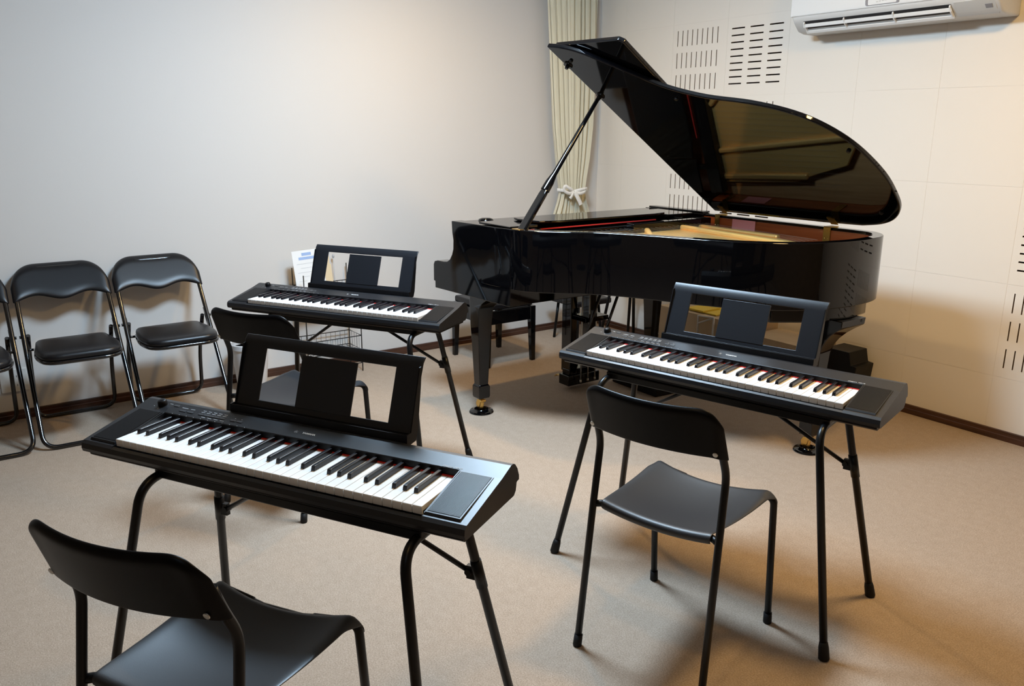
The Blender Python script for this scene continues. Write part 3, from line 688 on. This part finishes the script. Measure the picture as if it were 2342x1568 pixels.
# ------------------------------------------------------------------ stacking chair (tube frame, moulded seat and back)
def make_chair(label):
    t = thing('stacking_chair', label, 'chair', (0, 0, 0), 0, 'chairs at the keyboards')
    r = 0.0098
    for s in (-1, 1):
        pts = fillet([(s*0.186, 0.0, 0.004), (s*0.181, 0.052, 0.41), (s*0.178, 0.076, 0.585), (s*0.174, 0.048, 0.650), (s*0.170, 0.034, 0.695)], [0.05, 0.03, 0.04], 6)
        bm = NB(); tube(bm, pts, r, 14); lg = obj('rear_leg', bm, M['tube'], t)
        bm = NB(); tube(bm, [(s*0.186, 0.0, 0.0), (s*0.186, 0.0, 0.004), (s*0.1855, 0.005, 0.034)], [0.0115, 0.0125, 0.0118], 14); obj('rubber_foot', bm, M['rubber'], lg)
        pts = fillet([(s*0.186, 0.437, 0.004), (s*0.184, 0.404, 0.410), (s*0.08, 0.396, 0.400)], 0.028, 8)
        bm = NB(); tube(bm, pts, r, 14); lg = obj('front_leg', bm, M['tube'], t)
        bm = NB(); tube(bm, [(s*0.186, 0.437, 0.0), (s*0.186, 0.437, 0.004), (s*0.1858, 0.435, 0.034)], [0.0115, 0.0125, 0.0118], 14); obj('rubber_foot', bm, M['rubber'], lg)
        bm = NB(); lathe(bm, [(0.0065, 0.0), (0.0060, 0.002), (0.0025, 0.0028), (0.0, 0.0028)], 16, mtx=Matrix.Translation((s*0.1700, 0.0195, 0.6540)) @ Matrix.Rotation(PI/2+0.3, 4, 'X')); obj('screw', bm, M['screw'], t, autos=50)
    # rails: rear one sags and carries the rolled seat edge
    bm = NB(); tube(bm, fillet([(-0.180, 0.055, 0.412), (-0.150, 0.074, 0.414), (-0.08, 0.074, 0.398), (0.08, 0.074, 0.398), (0.150, 0.074, 0.414), (0.180, 0.055, 0.412)], 0.04, 6), 0.0095, 12); obj('rear_rail', bm, M['tube'], t)
    bm = NB(); tube(bm, [(-0.10, 0.396, 0.402), (-0.05, 0.394, 0.394), (0.05, 0.394, 0.394), (0.10, 0.396, 0.402)], 0.0095, 12); obj('front_rail', bm, M['tube'], t)
    # seat shell
    nx, ny = 24, 22; prof = []
    NP = []
    for j in range(ny+1): NP.append(('t', j/ny))
    def seat_pt(a, bv):
        # a in -1..1 across, bv in 0..1 rear to front
        wdt = 0.158 + 0.030*bv**0.8
        dip = 0.030*(1-a*a)*(0.45+0.55*math.sin(PI*bv)) if True else 0
        endz = -0.013*(1-a*a)
        z = 0.4285 + 0.004*bv - 0.018*(1-a*a) - 0.016*math.sin(PI*bv)*(0.5+0.5*(1-a*a))
        y = 0.066 + bv*0.334 - 0.028*(1-abs(a)**2)*(bv**6) + 0.006*(1-a*a)*(1-bv)**3
        return Vector((a*wdt, y, z))
    bm = NB(); grid = []
    rows = []
    # rear roll under the rail, then surface, then front roll
    for k_ in range(5, 0, -1): rows.append(('r', k_))
    for j in range(ny+1): rows.append(('s', j/ny))
    for k_ in range(1, 6): rows.append(('f', k_))
    for kind, val in rows:
        row = []
        for i in range(nx+1):
            a = -1+2*i/nx
            if kind == 's': p = seat_pt(a, val)
            elif kind == 'r':
                base_ = seat_pt(a, 0); ang = val/5*math.radians(165); p = base_ + Vector((0, -0.0145*math.sin(ang), -0.0145*(1-math.cos(ang))))
            else:
                base_ = seat_pt(a, 1); ang = val/5*math.radians(100); p = base_ + Vector((0, 0.017*math.sin(ang), -0.017*(1-math.cos(ang)) - (0.010 if val == 5 else 0)))
            if abs(a) > 0.90 and kind != 'r':
                e = (abs(a)-0.90)/0.10; p.z -= 0.010*e*e*(val if kind == 's' else 1.0)
                if kind == 'f' or val > 0.88:
                    g = 1.0 if kind == 'f' else (val-0.88)/0.12
                    p.z -= 0.018*e*e*g; p.x += math.copysign(0.004*e*g, a)
            row.append(bm.verts.new(p))
        grid.append(row)
    for A_, B_ in zip(grid, grid[1:]):
        for i in range(nx): bm.faces.new((A_[i], A_[i+1], B_[i+1], B_[i]))
    so = obj('seat', bm, M['seat_lit'], t, smooth=True)
    md = so.modifiers.new('solid', 'SOLIDIFY'); md.thickness = 0.0035; md.offset = -1
    sb = so.modifiers.new('sub', 'SUBSURF'); sb.levels = 1; sb.render_levels = 1
    bm = NB(); lathe(bm, [(0.004, -0.006), (0.006, 0.0)], 10, (0.150, 0.358, 0.400)); lathe(bm, [(0.004, -0.006), (0.006, 0.0)], 10, (-0.150, 0.358, 0.400)); obj('seat_pin', bm, M['ivory'], t)
    # back shell: bowed board with rounded top corners and a rolled rim
    bm = NB(); nx, nz = 32, 14; grid = []
    W0, W1 = 0.190, 0.188; zb0, zt0 = 0.643, 0.7750; rc = 0.058
    def outline(u):  # half width at normalised height
        return 0
    for j in range(nz+1):
        row = []
        for i in range(nx+1):
            a = -1+2*i/nx; c_ = j/nz
            hw = W0 + (W1-W0)*c_
            x = a*hw
            zt_ = zt0; ax = abs(x)
            xe = W1 - rc
            if ax > xe: zt_ = zt0 - rc + math.sqrt(max(0.0, rc*rc - min(rc, ax-xe)**2*0.985))
            sag = 0.006*(1-a*a)
            zl_ = zb0 - 0.012*max(0, (abs(a)-0.86)/0.14)**1.5
            z = zl_ + (zt_ - sag*1.2 - zl_)*c_
            # plan bow: centre pushed rearwards (towards -y)
            y = 0.034 - 0.040*c_ - 0.036*(1-a*a)
            # roll the rim forwards
            e = max(0, (abs(a)-0.90)/0.10); e2_ = max(0, (c_-0.90)/0.10)
            y += 0.024*e*e + 0.012*e2_*e2_*(1-e)
            row.append(bm.verts.new((x, y, z)))
        grid.append(row)
    for A_, B_ in zip(grid, grid[1:]):
        for i in range(nx): bm.faces.new((A_[i], A_[i+1], B_[i+1], B_[i]))
    bo = obj('backrest', bm, M['seat'], t, smooth=True)
    md = bo.modifiers.new('solid', 'SOLIDIFY'); md.thickness = 0.006; md.offset = 0
    sb = bo.modifiers.new('sub', 'SUBSURF'); sb.levels = 1; sb.render_levels = 2
    return t
CH = [((3.169, -3.758, 0), 0.5586), ((3.157, -2.562, 0), 0.2875), ((1.679, -3.052, 0), 0.5004)]
ch = make_chair('black stacking chair nearest the camera, cut off at lower left')
ch.location = CH[0][0]; ch.rotation_euler = (0, 0, CH[0][1])
copy_tree(ch, CH[1][0], CH[1][1], 'black stacking chair on the right with all its seat and legs in view')
copy_tree(ch, CH[2][0], CH[2][1], 'black stacking chair at the farthest keyboard, half hidden by the near music rest')

# ------------------------------------------------------------------ folding chairs by the left wall (local x = out from wall, y = along wall)
def make_folding(label):
    t = thing('folding_chair', label, 'chair', (0, 0, 0), 0, 'folding chairs along the left wall')
    r = 0.0105; hw = 0.200
    # front frame: closed loop from floor bar up to the rounded top
    fx = lambda z: 0.548 - 0.705*z
    P = []
    loop = [(fx(0.011), -hw, 0.011), (fx(0.011), hw, 0.011), (fx(0.735), hw*0.965, 0.735), (fx(0.735), -hw*0.965, 0.735)]
    pts = fillet_closed(loop, [0.065, 0.065, 0.10, 0.10], 8)
    bm = NB(); tube(bm, pts, r, 12, closed=True); obj('front_frame', bm, M['tubegl'], t)
    # rear frame: U from the pivots down to a floor bar near the wall
    pz = 0.455; pv = Vector((fx(pz)-0.016, 0, pz)); ri = hw-0.024
    pts = fillet([(pv.x-0.01, -ri, pz), (0.080, -ri, 0.24), (0.060, -ri+0.002, 0.011), (0.060, ri-0.002, 0.011), (0.080, ri, 0.24), (pv.x-0.01, ri, pz)], [0.08, 0.055, 0.055, 0.08], 8)
    bm = NB(); tube(bm, pts, 0.0098, 12); obj('rear_frame', bm, M['tubegl'], t)
    # side brackets and pivots
    for s in (-1, 1):
        bm = NB(); prism(bm, [(fx(0.49)-0.014, 0.49), (fx(0.49)+0.006, 0.485), (fx(0.40)+0.010, 0.405), (fx(0.40)-0.010, 0.395)], s*(hw-0.011), s*(hw-0.016), 'y'); lathe(bm, [(0.007, -0.004), (0.007, 0.004)], 12, mtx=Matrix.Translation((fx(0.455)-0.006, s*(hw+0.008), 0.455)) @ Matrix.Rotation(PI/2, 4, 'X'))
        obj('bracket', bm, M['tubegl'], t)
    # seat: padded vinyl with tube edge
    z0 = 0.402
    def slab(bm, pts2, z0_, z1_, puff=0.0, tilt=0.0, rad=0.012):
        pass
    outl2 = [(0.190, -0.150), (0.190, 0.150), (0.43, 0.176), (0.575, 0.150), (0.575, -0.150), (0.43, -0.176)]
    oo = fillet_closed([(x, y, 0) for x, y in outl2], [0.04, 0.04, 0.10, 0.07, 0.07, 0.10], 6)
    bm = NB(); cxx = 0.38; lay = [(0.97, 0.0), (1.0, 0.006), (1.0, 0.014), (0.985, 0.024), (0.94, 0.031), (0.80, 0.036), (0.5, 0.040), (0.2, 0.041)]
    rings = [[bm.verts.new((cxx+(p.x-cxx)*k_, p.y*k_, z0+h_+0.02*(p.x*k_+cxx*(1-k_)-0.36))) for p in oo] for k_, h_ in lay]
    for A_, B_ in zip(rings, rings[1:]):
        for i in range(len(oo)): bm.faces.new((A_[i], A_[(i+1) % len(oo)], B_[(i+1) % len(oo)], B_[i]))
    bm.faces.new(rings[0][::-1]); bm.faces.new(rings[-1]); so = obj('seat', bm, M['vinyl'], t, smooth=True)
    bm = NB(); tube(bm, [Vector((p.x*1.0 - 0.004, p.y*0.985, z0-0.007+0.02*(p.x-0.36))) for p in oo], 0.0085, 10, closed=True); obj('seat_frame', bm, M['tubegl'], t)
    bm = NB()
    for s in (-1, 1): tube(bm, [(fx(0.405), s*0.165, 0.400), (fx(0.405), s*(hw-0.002), 0.400)], 0.006, 10)
    obj('seat_pivot', bm, M['tubegl'], t)
    # backrest: padded band over the top of the frame
    bm = NB(); nx, nz = 28, 12; front = []; back = []
    for j in range(nz+1):
        rf = []; rb = []
        for i in range(nx+1):
            a = -1+2*i/nx; c_ = j/nz; hwz = hw*0.975 + 0.016
            y = a*hwz; rc = 0.11; xe = hwz-rc; ztop = 0.757
            if abs(y) > xe: ztop = 0.757 - rc + math.sqrt(max(0, rc*rc - (abs(y)-xe)**2*0.99))
            zbot = 0.600 + 0.020*(1-a*a)**1.0 - 0.016*math.cos(PI*a)*0.5*(1 if abs(a) < 1 else 1)
            zbot = 0.597 + 0.012*math.cos(2*PI*a*0.92)*-1 + 0.010
            z = zbot + (ztop-zbot)*c_
            edge = min(1.0, c_*4.5)**0.5 * min(1.0, (1-c_)*6)**0.5 * min(1.0, (1-abs(a))*9)**0.5
            xm = fx(z) - 0.010*(1-a*a)
            rf.append(bm.verts.new((xm + 0.0115 + 0.012*edge, y, z))); rb.append(bm.verts.new((xm - 0.0115 - 0.004*edge, y, z)))
        front.append(rf); back.append(rb)
    for G in (front, back):
        for A_, B_ in zip(G, G[1:]):
            for i in range(nx): bm.faces.new((A_[i], A_[i+1], B_[i+1], B_[i]))
    for i in range(nx):
        bm.faces.new((front[0][i], front[0][i+1], back[0][i+1], back[0][i])); bm.faces.new((front[-1][i], front[-1][i+1], back[-1][i+1], back[-1][i]))
    for j in range(nz):
        bm.faces.new((front[j][0], front[j+1][0], back[j+1][0], back[j][0])); bm.faces.new((front[j][-1], front[j+1][-1], back[j+1][-1], back[j][-1]))
    bo = obj('backrest', bm, M['vinyl'], t, smooth=True)
    sb = bo.modifiers.new('sub', 'SUBSURF'); sb.levels = 1; sb.render_levels = 1
    return t
fc = make_folding('black folding chair on the left wall, nearest the far keyboard')
fc.location = (0.012, -3.018, 0)
copy_tree(fc, (0.012, -3.450, 0), 0, 'black folding chair in the middle of the three by the left wall')
copy_tree(fc, (0.012, -3.885, 0), 0, 'black folding chair cut off by the left edge of the photo')

# ------------------------------------------------------------------ curtain tied back in the corner
cur = thing('curtain', 'cream pleated curtain tied back in the room corner behind the piano', 'curtain', (0.05, -0.30, 0))
bm = NB(); ny, nzz = 260, 60; rows = []
ctrl = [(2.43, -0.545, -0.100), (2.17, -0.530, -0.100), (1.64, -0.490, -0.098), (1.40, -0.470, -0.110), (1.20, -0.440, -0.135), (1.05, -0.415, -0.165), (0.965, -0.398, -0.178), (0.90, -0.415, -0.160), (0.80, -0.455, -0.110), (0.60, -0.475, -0.095), (0.30, -0.485, -0.090), (0.03, -0.49, -0.088)]
def lerp_ctrl(z):
    for (z1, a1, b1), (z0_, a0, b0) in zip(ctrl, ctrl[1:]):
        if z <= z1 and z >= z0_:
            t = (z1-z)/(z1-z0_); t = t*t*(3-2*t) if False else t
            return a1+(a0-a1)*t, b1+(b0-b1)*t
    return ctrl[-1][1:]
for j in range(nzz+1):
    z = 2.43 - (2.01)*j/nzz; y0, y1 = lerp_ctrl(z); wd = y1-y0; row = []
    squeeze = wd/0.43; amp = 0.019 - 0.008*(1-squeeze); nf = 9.0
    for i in range(ny+1):
        t = i/ny; ph = 2*PI*nf*t + 0.9*math.sin(3.1*t*PI) + 0.7*math.sin(5.3*t*PI+1.0) + 0.45*math.sin(z*2.3+t*9)
        x = 0.075 + amp*(0.75+0.45*math.sin(7*t+1.3*z))*math.sin(ph) + 0.006*math.sin(2.3*ph+z) - 0.02*(1-squeeze)*math.cos(PI*(t-0.5))*-1
        y = y0 + wd*t + 0.25*amp*math.cos(ph)*squeeze
        row.append(bm.verts.new((x, y, z)))
    rows.append(row)
for A_, B_ in zip(rows, rows[1:]):
    for i in range(ny): bm.faces.new((A_[i], A_[i+1], B_[i+1], B_[i]))
co = obj('cloth', bm, M['curtain'], cur, (-0.05, 0.30, 0), smooth=True)
# white ribbon tie with a bow
bm = NB()
def strip(pts, w_, nrm):
    pts = catmull(pts, 6); nrm = Vector(nrm); prev = None
    for i, p in enumerate(pts):
        t = (pts[min(i+1, len(pts)-1)] - pts[max(i-1, 0)]).normalized(); s_ = t.cross(nrm).normalized()*w_/2
        q_ = [bm.verts.new(p+s_), bm.verts.new(p-s_), bm.verts.new(p-s_+nrm*0.004), bm.verts.new(p+s_+nrm*0.004)]
        if prev:
            for k_ in range(4): bm.faces.new((prev[k_], prev[(k_+1) % 4], q_[(k_+1) % 4], q_[k_]))
        else: bm.faces.new(q_)
        prev = q_
    bm.faces.new(prev[::-1])
strip([(0.060, -0.408, 0.985), (0.108, -0.385, 0.982), (0.128, -0.32, 0.975), (0.130, -0.24, 0.978), (0.112, -0.185, 0.985), (0.060, -0.165, 0.99)], 0.022, (1, 0, 0))
strip([(0.135, -0.325, 0.975), (0.150, -0.365, 0.995), (0.150, -0.410, 1.015), (0.150, -0.415, 0.985), (0.150, -0.370, 0.965), (0.140, -0.325, 0.972)], 0.022, (1, 0, 0))
strip([(0.135, -0.320, 0.975), (0.150, -0.280, 0.985), (0.150, -0.235, 0.990), (0.150, -0.240, 0.972), (0.150, -0.280, 0.962), (0.140, -0.320, 0.970)], 0.022, (1, 0, 0))
strip([(0.140, -0.325, 0.972), (0.150, -0.345, 0.955), (0.150, -0.365, 0.930)], 0.020, (1, 0, 0))
strip([(0.142, -0.320, 0.972), (0.150, -0.300, 0.935), (0.150, -0.275, 0.895), (0.150, -0.270, 0.885)], 0.030, (1, 0, 0))
rb = obj('ribbon', bm, M['ribbon'], cur, (-0.05, 0.30, 0), smooth=True)

# ------------------------------------------------------------------ air conditioner
AX0, AX1, AZ = 1.692, 2.700, 1.860
ac = thing('air_conditioner', 'white wall-mounted air conditioner at the top of the back wall', 'air conditioner', ((AX0+AX1)/2, 0, AZ))
AO = (-(AX0+AX1)/2, 0, -AZ)
pf = [(0.0, 0.0), (-0.105, 0.0), (-0.150, 0.010), (-0.188, 0.046), (-0.207, 0.074), (-0.207, 0.255), (-0.185, 0.280), (0.0, 0.285)]
bm = NB(); prism(bm, [(y, AZ+z) for y, z in pf], AX0+0.004, AX1, 'x'); obj('casing', bm, M['acg2'], ac, AO, bevel=0.010, seg=4, autos=50)
bm = NB(); prism(bm, [(-0.200, AZ+0.0745), (-0.2125, AZ+0.077), (-0.2145, AZ+0.090), (-0.2145, AZ+0.235), (-0.200, AZ+0.245)], AX0, AX1-0.010, 'x'); obj('front_panel', bm, M['acw'], ac, AO, bevel=0.004, seg=3)
# outlet, louvers and display strip lie on the two lower slopes: t runs from the front edge down and back, h sticks out
def sl_(t, h=0.0):
    pts_ = [Vector((-0.204, AZ+0.070)), Vector((-0.188, AZ+0.046)), Vector((-0.150, AZ+0.010)), Vector((-0.105, AZ+0.0))]
    L_ = [(pts_[k+1]-pts_[k]).length for k in range(3)]; d_ = t*sum(L_)
    for k in range(3):
        if d_ <= L_[k] or k == 2:
            u_ = (pts_[k+1]-pts_[k]).normalized(); p_ = pts_[k]+u_*d_; n_ = Vector((-abs(u_.y), -abs(u_.x))).normalized(); p_ += n_*h; return (p_.x, p_.y)
        d_ -= L_[k]
OX0, OX1 = 1.758, 2.498
bm = NB(); prism(bm, [sl_(0.16, -0.004), sl_(0.16, 0.0012), sl_(0.24, 0.0012), sl_(0.45, 0.0012), sl_(0.70, 0.0014), sl_(0.70, -0.006)], OX0, OX1, 'x'); obj('outlet', bm, M['acd'], ac, AO)
for t0, t1, h0, h1 in ((0.26, 0.37, 0.004, 0.012), (0.58, 0.66, 0.004, 0.010)):
    bm = NB(); prism(bm, [sl_(t0, h0), sl_(t0+0.02, h0+0.003), sl_(t1, h1+0.002), sl_(t1, h1-0.001)], OX0-0.004, OX1+0.002, 'x'); obj('louver', bm, M['acw'], ac, AO, bevel=0.0008)
for x in (OX0+0.004, OX0+0.225, OX0+0.475, OX1-0.004):
    bm = NB(); prism(bm, [sl_(0.18, 0.001), sl_(0.22, 0.009), sl_(0.40, 0.013), sl_(0.68, 0.011), sl_(0.68, 0.001)], x-0.003, x+0.003, 'x'); obj('louver_bracket', bm, M['acw'], ac, AO)
bm = NB(); prism(bm, [sl_(0.10, 0.0), sl_(0.10, 0.0025), sl_(0.45, 0.0025), sl_(0.75, 0.0025), sl_(0.78, 0.0)], OX1+0.012, AX1-0.020, 'x'); obj('display_strip', bm, M['acg'], ac, AO, bevel=0.001)
bm = NB(); prism(bm, [sl_(0.28, 0.0), sl_(0.28, 0.0035), sl_(0.44, 0.0035), sl_(0.44, 0.0)], AX1-0.062, AX1-0.034, 'x'); obj('sensor_window', bm, M['aclens'], ac, AO)
# small badge with chrome ends and grey lettering
bc = 2.182
bm = NB(); 
pl = fillet_closed([(bc-0.075, 0, 1.945), (bc+0.090, 0, 1.945), (bc+0.086, 0, 1.974), (bc-0.078, 0, 1.974)], 0.008, 4)
prism(bm, [(p.x, p.z) for p in pl], -0.2170, -0.2140, 'y'); bdg = obj('badge', bm, M['aclens'], ac, AO)
bm = NB(); pl = fillet_closed([(bc-0.062, 0, 1.947), (bc+0.078, 0, 1.947), (bc+0.074, 0, 1.972), (bc-0.064, 0, 1.972)], 0.006, 4)
prism(bm, [(p.x, p.z) for p in pl], -0.2176, -0.2169, 'y'); obj('badge_face', bm, M['acw'], bdg, AO)
bm = NB()
for i in range(4): box(bm, bc-0.022+i*0.014, bc-0.012+i*0.014, -0.2181, -0.2175, 1.956+0.001*i, 1.961+0.001*i)
obj('badge_marking', bm, M['acg'], bdg, AO)

# ------------------------------------------------------------------ wire rack with papers, bin, outlet
RK = Vector((0.13, -2.12, 0))
rack = thing('wire_rack', 'black wire rack with baskets against the left wall behind the far keyboard', 'rack', RK); RO = tuple(-RK)
wr = 0.0035
xw, xf = 0.03, 0.20; ya, yb = -2.285, -1.955
bm = NB()
for x, y in ((xw, ya), (xw, yb), (xf, ya), (xf, yb)):
    tube(bm, [(x, y, 0.0), (x, y, 0.62 if x == xw else 0.60)], wr, 8)
tube(bm, [(xw, ya, 0.05), (xf, ya, 0.05)], 0.0025, 6); tube(bm, [(xw, yb, 0.05), (xf, yb, 0.05)], 0.0025, 6); tube(bm, [(xf, ya, 0.05), (xf, yb, 0.05)], 0.0025, 6)
obj('frame', bm, M['wire'], rack, RO)
def basket(z0_, z1_):
    bm = NB()
    for z in (z0_, z1_): tube(bm, [(xw, ya, z), (xf, ya, z), (xf, yb, z), (xw, yb, z)], 0.0028, 6, closed=True)
    n = 11
    for i in range(n+1):
        y = ya + (yb-ya)*i/n
        tube(bm, [(xf, y, z1_), (xf, y, z0_), (xw, y, z0_), (xw, y, z1_)], 0.0012, 5)
    for i in range(6):
        x = xw + (xf-xw)*i/5
        tube(bm, [(x, ya, z1_), (x, ya, z0_), (x, yb, z0_), (x, yb, z1_)], 0.0012, 5)
    obj('basket', bm, M['wire'], rack, RO)
basket(0.13, 0.215); basket(0.42, 0.52)
for i, (x, y, ww, hh, ty, tilt, m_, lab) in enumerate([
    (0.155, -2.245, 0.175, 0.30, 0.43, 0.05, 'paper', 'white printed sheet with blue heading standing in the wire rack'),
    (0.125, -2.24, 0.20, 0.255, 0.43, -0.03, 'manila', 'tan card folder behind the printed sheet in the wire rack'),
    (0.098, -2.12, 0.21, 0.20, 0.43, 0.05, 'manila', 'tan card standing upright in the middle of the wire rack')]):
    bm = NB(); mt = Matrix.Translation((x, y, ty)) @ Matrix.Rotation(-0.12, 4, 'Y') @ Matrix.Rotation(tilt, 4, 'X')
    box(bm, -0.0006 if i == 0 else -0.004, 0.0006 if i == 0 else 0.004, -0.055 if i != 2 else -0.02, ww-0.055 if i != 2 else 0.06, 0, hh, mtx=mt)
    if i == 0:
        p_ = thing('paper_sheet', lab, 'paper', (x, y, ty)); obj('sheet', bm, M['paper'], p_, (-x, -y, -ty))
        bm = NB()
        box(bm, 0.0008, 0.0014, 0.0, 0.055, hh-0.030, hh-0.014, mtx=mt); box(bm, 0.0008, 0.0014, -0.02, 0.075, hh-0.052, hh-0.037, mtx=mt); obj('heading', bm, M['ink'], p_, (-x, -y, -ty))
        bm = NB()
        for k_ in range(5): box(bm, 0.0008, 0.0014, -0.035+0.02*(k_ % 2), 0.09-0.02*k_, hh-0.075-0.024*k_, hh-0.0738-0.024*k_, mtx=mt)
        obj('text_lines', bm, M['inkg'], p_, (-x, -y, -ty))
    else:
        tag(obj('card_folder', bm, M[m_]), lab, 'folder')
bm = NB(); prism(bm, [(-2.275, 0.43), (-2.275, 0.585), (-2.262, 0.60), (-2.255, 0.585), (-2.18, 0.53), (-2.06, 0.53), (-2.06, 0.43)], 0.045, 0.062, 'x')
tag(obj('file_holder', bm, M['acw'], None, None, bevel=0.001), 'white file holder standing in the upper basket of the wire rack', 'file holder')
bm = NB(); tube(bm, [(0.035, -2.03, 0.43), (0.035, -2.035, 0.66)], 0.002, 6); lathe(bm, [(0.0, 0.0), (0.007, 0.006), (0.007, 0.018), (0.0, 0.026)], 10, (0.035, -2.035, 0.655)); tag(obj('metal_rod', bm, M['inkg'], None, None), 'thin grey rod with a small tip standing in the wire rack', 'rod')
bn = thing('waste_bin', 'pale grey tapered waste bin by the left wall behind the far chair', 'bin', (0.17, -2.60, 0))
bm = NB(); lathe(bm, [(0.0, 0.0), (0.072, 0.0), (0.076, 0.006), (0.098, 0.240), (0.094, 0.240), (0.071, 0.010), (0.0, 0.010)], 40); obj('body', bm, M['bin'], bn, autos=40)
bm = NB(); lathe(bm, [(0.0965, 0.235), (0.1025, 0.237), (0.1035, 0.262), (0.100, 0.266), (0.094, 0.262), (0.094, 0.235)], 40); obj('rim', bm, M['bin'], bn, autos=40)
ol = thing('wall_outlet', 'pale wall outlet plate behind the leftmost folding chair', 'outlet', (0, -3.70, 0.195))
bm = NB(); box(bm, 0.0, 0.007, -0.055, 0.060, -0.055, 0.058); obj('plate', bm, M['outlet'], ol, bevel=0.002)
bm = NB()
for yy in (-0.004, 0.014, 0.030):
    for zz in (-0.022, 0.022):
        box(bm, 0.0071, 0.0078, yy, yy+0.0025, zz-0.005, zz+0.005)
obj('slots', bm, M['acd'], ol)

# ------------------------------------------------------------------ things behind and under the piano
so_ = thing('low_stool', 'low black stool in the corner below the piano keyboard end', 'stool', (0.33, -0.42, 0))
for sx, sy in ((-1, -1), (1, -1), (1, 1), (-1, 1)):
    bm = NB(); tube(bm, [(sx*0.125, sy*0.105, 0.0), (sx*0.10, sy*0.09, 0.262)], 0.0095, 10); obj('leg', bm, M['tube'], so_)
bm = NB(); box(bm, -0.19, 0.17, -0.15, 0.15, 0.260, 0.300); obj('seat', bm, M['vinyl'], so_, bevel=0.012, seg=3)
st_ = thing('tall_stool', 'black stool with splayed tube legs between the piano and back wall', 'stool', (0.69, -0.27, 0))
for sx, sy in ((-1, -1), (1, -1), (1, 1), (-1, 1)):
    bm = NB(); tube(bm, [(sx*0.165, sy*0.13, 0.0), (sx*0.08, sy*0.07, 0.56)], 0.010, 10); obj('leg', bm, M['tube'], st_)
bm = NB(); lathe(bm, [(0.0, 0.60), (0.13, 0.60), (0.145, 0.59), (0.145, 0.57), (0.13, 0.555), (0.0, 0.555)], 32); obj('seat', bm, M['vinyl'], st_, autos=40)
bxo = thing('cardboard_box', 'large cardboard box behind the piano seen below its rim', 'box', (1.45, -0.20, 0))
bm = NB(); box(bm, -0.44, 0.22, -0.14, 0.14, 0.0, 0.345); obj('carton', bm, M['card'], bxo, bevel=0.002)
bm = NB(); box(bm, -0.44, 0.22, -0.145, -0.141, 0.315, 0.345); obj('flap', bm, M['card'], bxo)
b2 = thing('cardboard_box', 'lower cardboard box beside the large box, partly behind the music rest', 'box', (1.86, -0.20, 0))
bm = NB(); box(bm, -0.17, 0.19, -0.13, 0.13, 0.0, 0.30); obj('carton', bm, M['card'], b2, bevel=0.002)
bm = NB(); box(bm, 1.19, 1.42, -0.30, -0.12, 0.3465, 0.354, mtx=Matrix.Translation((0, 0, 0))); box(bm, 1.20, 1.33, -0.31, -0.16, 0.354, 0.362); tag(obj('yellow_booklet', bm, M['yellow'], None, None, bevel=0.001), 'yellow booklets lying on the large cardboard box', 'booklet')
bm = NB(); tube(bm, [(1.345, -0.365, 0.0), (1.345, -0.365, 0.345), (1.46, -0.365, 0.352)], 0.006, 8); tube(bm, [(1.345, -0.365, 0.30), (1.46, -0.365, 0.352)], 0.005, 8); tube(bm, [(1.46, -0.365, 0.352), (1.46, -0.365, 0.0)], 0.006, 8); tube(bm, [(1.345, -0.365, 0.006), (1.46, -0.365, 0.006)], 0.006, 8)
tag(obj('metal_bracket', bm, M['whitemetal'], None, None), 'thin white metal frame standing against the cardboard box', 'frame')
bg = thing('black_case', 'black angular case on the floor against the back wall by the piano tail', 'case', (2.19, -0.13, 0))
bm = NB(); prism(bm, [(-0.12, 0.0), (-0.12, 0.290), (0.015, 0.290), (0.030, 0.225), (0.062, 0.222), (0.040, 0.0)], -0.06, 0.10, 'y'); obj('shell', bm, M['kdark'], bg, bevel=0.004)
bm = NB(); prism(bm, [(1.20, -0.885), (1.545, -0.885), (1.56, -0.66), (1.215, -0.66)], 0.001, 0.045, 'z'); tag(obj('flat_case', bm, M['kdark'], None, None, bevel=0.004), 'flat black case lying on the floor under the piano', 'case')
